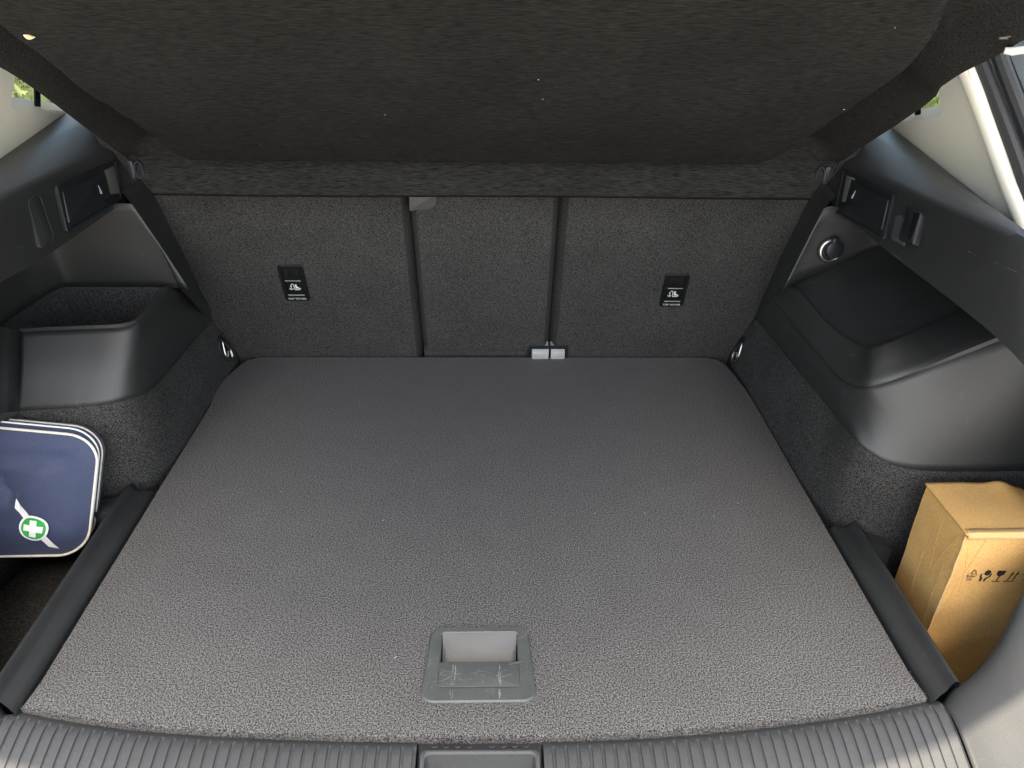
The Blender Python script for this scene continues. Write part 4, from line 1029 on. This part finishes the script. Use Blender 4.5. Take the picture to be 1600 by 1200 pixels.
du = (eu[0] - ec[0], eu[1] - ec[1]); dv = (ev[0] - ec[0], ev[1] - ec[1])
def badge(bm, pts, e_, sub=6):
    vs_ = [onbag(ec[0] + a * du[0] + b * dv[0], ec[1] + a * du[1] + b * dv[1], e_) for a, b in pts]
    c_ = sum(vs_, Vector()) / len(vs_); n = len(vs_)
    ca, cb = sum(a for a, b in pts) / n, sum(b for a, b in pts) / n
    cv_ = bm.verts.new(onbag(ec[0] + ca * du[0] + cb * dv[0], ec[1] + ca * du[1] + cb * dv[1], e_))
    q = [bm.verts.new(p) for p in vs_]; m_ = [bm.verts.new(onbag(ec[0] + (a + ca) / 2 * du[0] + (b + cb) / 2 * dv[0], ec[1] + (a + ca) / 2 * du[1] + (b + cb) / 2 * dv[1], e_)) for a, b in pts]
    for i in range(n):
        j = (i + 1) % n
        bm.faces.new((q[i], q[j], m_[j], m_[i])); bm.faces.new((m_[i], m_[j], cv_))
circ = lambda r: [(math.cos(2 * math.pi * k / 40) * r, math.sin(2 * math.pi * k / 40) * r) for k in range(40)]
bm = bmesh.new()
def quadstrip(a, b, c_, d, n=8):
    top = [tuple(a[i] + (b[i] - a[i]) * k / n for i in (0, 1)) for k in range(n + 1)]; bot = [tuple(d[i] + (c_[i] - d[i]) * k / n for i in (0, 1)) for k in range(n + 1)]
    grid(bm, [[onbag(ec[0] + p * du[0] + q * dv[0], ec[1] + p * du[1] + q * dv[1], .0024) for p, q in r] for r in (top, [((a_[0] + b_[0]) / 2, (a_[1] + b_[1]) / 2) for a_, b_ in zip(top, bot)], bot)])
quadstrip((-1.34, 2.0), (1.72, -1.50), (.98, -1.44), (-1.40, 1.28))
obj('badge_band', bm, M['white'], bag, None)
bm = bmesh.new(); badge(bm, circ(1.0), .0034); obj('badge_disc', bm, M['white'], bag, None)
bm = bmesh.new(); badge(bm, circ(.85), .0040); bd = obj('badge_green', bm, M['green'], bag, None)
bm = bmesh.new(); a_ = .24; L_ = .66
badge(bm, [(-a_, -L_), (a_, -L_), (a_, -a_), (L_, -a_), (L_, a_), (a_, a_), (a_, L_), (-a_, L_), (-a_, a_), (-L_, a_), (-L_, -a_), (-a_, -a_)], .0050)
obj('badge_cross', bm, M['white'], bd, None)

# ------------------------------------------------------------------ cardboard box
X0, Y0, Y1, ZT, ZB = .580, .696, .792, .118, -.192
X1 = .708
box = thing('cardboard_box', 'worn brown cardboard box with printed handling symbols in the right side pocket', 'box', ((X0 + X1) / 2, (Y0 + Y1) / 2, ZB))
def crum(p, s=1.0):
    p = Vector(p)
    n = Vector((noise.noise(p * 22 + Vector((3, 1, 7))), noise.noise(p * 22 + Vector((9, 5, 2))), noise.noise(p * 25 + Vector((1, 8, 4))) * .6))
    n2 = Vector((noise.noise(p * 60), noise.noise(p * 60 + Vector((4, 4, 4))), 0))
    # dents near the lower corner of the front and along the right edge
    d_ = 0
    for cx_, cz_, r_, am in ((.655, -.085, .030, .0035), (.625, -.12, .035, .003), (.690, .02, .03, .003), (.600, -.03, .025, .0022)):
        d_ += am * math.exp(-((p.x - cx_) ** 2 + (p.z - cz_) ** 2) / r_ ** 2)
    return p + n * .0010 * s + n2 * .0005 * s + Vector((0, d_ if p.y < Y0 + .004 else 0, 0))
def face(bm, a, b, c_, d, n=26, m=40):
    a, b, c_, d = map(Vector, (a, b, c_, d))
    rows = []
    for j in range(m + 1):
        v = j / m; rows.append([crum((a * (1 - v) + d * v) * (1 - i / n) + (b * (1 - v) + c_ * v) * (i / n)) for i in range(n + 1)])
    grid(bm, rows)
dx = -.004       # slight lean
A, B, C_, D = (X0, Y0, ZB), (X1, Y0, ZB), (X1, Y1, ZB), (X0, Y1, ZB)
E1, F1, G1, H1 = (X0 + .001, Y0, ZT), (X1, Y0 + .001, ZT + .001), (X1 - .006, Y1 - .004, ZT - .004), (X0 - .001, Y1, ZT + .001)
bm = bmesh.new()
face(bm, A, B, F1, E1); face(bm, B, C_, G1, F1); face(bm, C_, D, H1, G1); face(bm, D, A, E1, H1); face(bm, A, B, C_, D, 26, 26)
bmesh.ops.remove_doubles(bm, verts=bm.verts[:], dist=1e-4)
obj('box_body', bm, M['card'], box, 25)
bm = bmesh.new()
rows = []
for j in range(21):
    v = j / 20
    rows.append([])
    for i in range(25):
        u = i / 24
        p = (Vector(E1) * (1 - u) + Vector(F1) * u) * (1 - v) + (Vector(H1) * (1 - u) + Vector(G1) * u) * v
        p = p + Vector(((u - .5) * .004, (v - .5) * .004, .0035 + .004 * math.sin(math.pi * u) * v ** 2 + (.006 * math.exp(-((u - .75) / .12) ** 2) * v ** 4)))
        rows[-1].append(crum(p, .8))
vv = grid(bm, rows)
tp_ = obj('top_flap', bm, M['card'], box, 25)
md = tp_.modifiers.new('board', 'SOLIDIFY'); md.thickness = .0032; md.offset = 0
# paper tape folded over the front edge, lifting at the right
bm = bmesh.new(); rows = []
for j, (dy, dz) in enumerate(((.006, .0062), (-.001, .0058), (-.0028, .002), (-.0032, -.0022))):
    rows.append([crum(Vector((X0 + .001 + (X1 - X0) * u, Y0 + dy - (.006 * u ** 2 if j == 3 else 0), ZT + dz + .002 * u + (.003 * u * (j == 3)) + .0008 * noise.noise(Vector((u * 30, j, 0)))), ), .8) for u in [k / 24 for k in range(25)]])
grid(bm, rows)
o = obj('flap_edge', bm, M['card_edge'], box, 40)
md = o.modifiers.new('board', 'SOLIDIFY'); md.thickness = .0012; md.offset = 0
# worn pale edges of the body
bm = bmesh.new()
tube(bm, [crum(Vector((X0 - .0002, Y0 - .0002, ZT - (ZT - ZB) * k / 30))) for k in range(31)], [.0012 + .0008 * noise.noise(Vector((k * .7, 0, 0))) for k in range(31)], 6)
tube(bm, [crum(Vector((X0 + .0002, Y0 + (Y1 - Y0) * k / 20, ZT + .0045)), .8) for k in range(21)], [.0011 + .0007 * noise.noise(Vector((k * .7, 5, 0))) for k in range(21)], 6)
obj('worn_edge', bm, M['card_edge'], box, 60)
rnd = random.Random(21)
bm = bmesh.new()
def crease(pts, r):
    tube(bm, [crum(Vector(p)) for p in resample(pts, 14)], [r * (.4 + .6 * abs(math.sin(i * 1.7 + r * 9000))) for i in range(14)], 5)
for f0, f1, z0_, z1_ in ((.34, .42, .10, -.05), (.52, .58, .11, .03), (.62, .88, .03, .11), (.80, .86, .06, -.06), (.30, .36, -.02, -.06)):
    crease([(X0, Y0 + (Y1 - Y0) * (1 - f0), z0_), (X0 - .0003, Y0 + (Y1 - Y0) * (1 - (f0 + f1) / 2) + .002, (z0_ + z1_) / 2), (X0, Y0 + (Y1 - Y0) * (1 - f1), z1_)], .00045)
for a, b in (((.20, .112), (.10, .05)), ((.10, .05), (.03, -.02)), ((.88, .10), (.80, -.02)), ((.80, -.02), (.74, -.08)), ((.05, -.05), (.45, -.058)), ((.45, -.058), (.85, -.05)), ((.06, .10), (.16, .02)), ((.30, -.09), (.62, -.105))):
    crease([(X0 + (X1 - X0) * a[0], Y0, a[1]), (X0 + (X1 - X0) * (a[0] + b[0]) / 2 + .001, Y0 - .0003, (a[1] + b[1]) / 2), (X0 + (X1 - X0) * b[0], Y0, b[1])], .0005)
obj('creases', bm, M['card'], box, 80)
# printed symbols on the front
iu = (Vector((0.6568,0.694,0.0492)) - Vector((0.6034,0.694,0.0518))); s_px = iu.x / 65
def FP(px, pz, e_=.0):
    """front face point from sheet coordinates in mm (x right, z up) from the symbol row's left end"""
    p = crum(Vector((FX + px * .001, Y0, FZ + pz * .00142))); return p + Vector((0, -.0006 - e_, 0))
FX, FZ = Vector((0.5987,0.6955,0.0515)).x, Vector((0.6264,0.6955,0.0459)).z
UP_ = Vector((0, -1, 0))
bm = bmesh.new()
mm = 1000 * s_px
def pb(a, b, wd): bar(bm, FP(*a), FP(*b), wd * .001, UP_, .0002)
def pp(pts): slab(bm, [FP(*p) for p in pts], UP_, .0002, .00005)
k = 1000 * (Vector((0.6676,0.6955,0.0487)).x - FX) / 84      # mm per photo pixel
# recycling triangle with 20 and PAP
for a, b in (((2.5, 6), (15.5, 6)), ((16, 8), (12.5, 15.5)), ((11, 16.5), (6, 11)), ((3.5, 9.5), (1.5, 7))): pb((a[0] * k, a[1] * k), (b[0] * k, b[1] * k), 1.0)
text_bm(bm, '20', 5.5 * k * .001, lambda x, y: FP(9.5 * k + x * 1000, 9 * k + y * 1000, .0002))
text_bm(bm, 'PAP', 5.2 * k * .001, lambda x, y: FP(7 * k + x * 1000, 2 * k + y * 1000, .0002))
# hands holding a box
q = 30.5
pp([((q + a) * k, b * k) for a, b in ((-2.5, 13), (1.5, 16), (6.5, 14), (6, 10), (2, 7.5), (-3, 9.5))])
pp([((q + a) * k, b * k) for a, b in ((-6.5, 11.5), (-8.5, 7), (-7, 4), (-7.5, 0), (-4.2, 0), (-3.4, 4), (-5.6, 6.5))])
pp([((q + a) * k, b * k) for a, b in ((9, 11), (8, 6.5), (3, 3), (1.5, -.3), (-1, -.3), (0, 4), (5, 6.5), (7.5, 11))])
# glass
q = 52.5
pp([((q + a) * k, b * k) for a, b in ((-5.5, 14.5), (7, 14.5), (6, 9.5), (2, 6.8), (-3, 7), (-6, 10))])
pb((q * k, 7 * k), ((q - 2.2) * k, .5 * k), 1.6); pb(((q - 9) * k, 0), ((q + 4) * k, -.8 * k), 1.0)
# two arrows and ground line
for q in (67, 75):
    pb((q * k, 1 * k), ((q + 3) * k, 9.5 * k), 1.5)
    pp([((q + a) * k, b * k) for a, b in ((4.4, 13.5), (.8, 8.0), (5.6, 8.6))])
pb((62 * k, -.8 * k), (78 * k, -.8 * k), 1.0)
for a, b, z in ((85, 92, 8.5), (94, 101, 8.7), (90, 101, 1)): pb((a * k, z * k), (b * k, (z + .3) * k), .9)
obj('handling_symbols', bm, M['ink'], box, None)
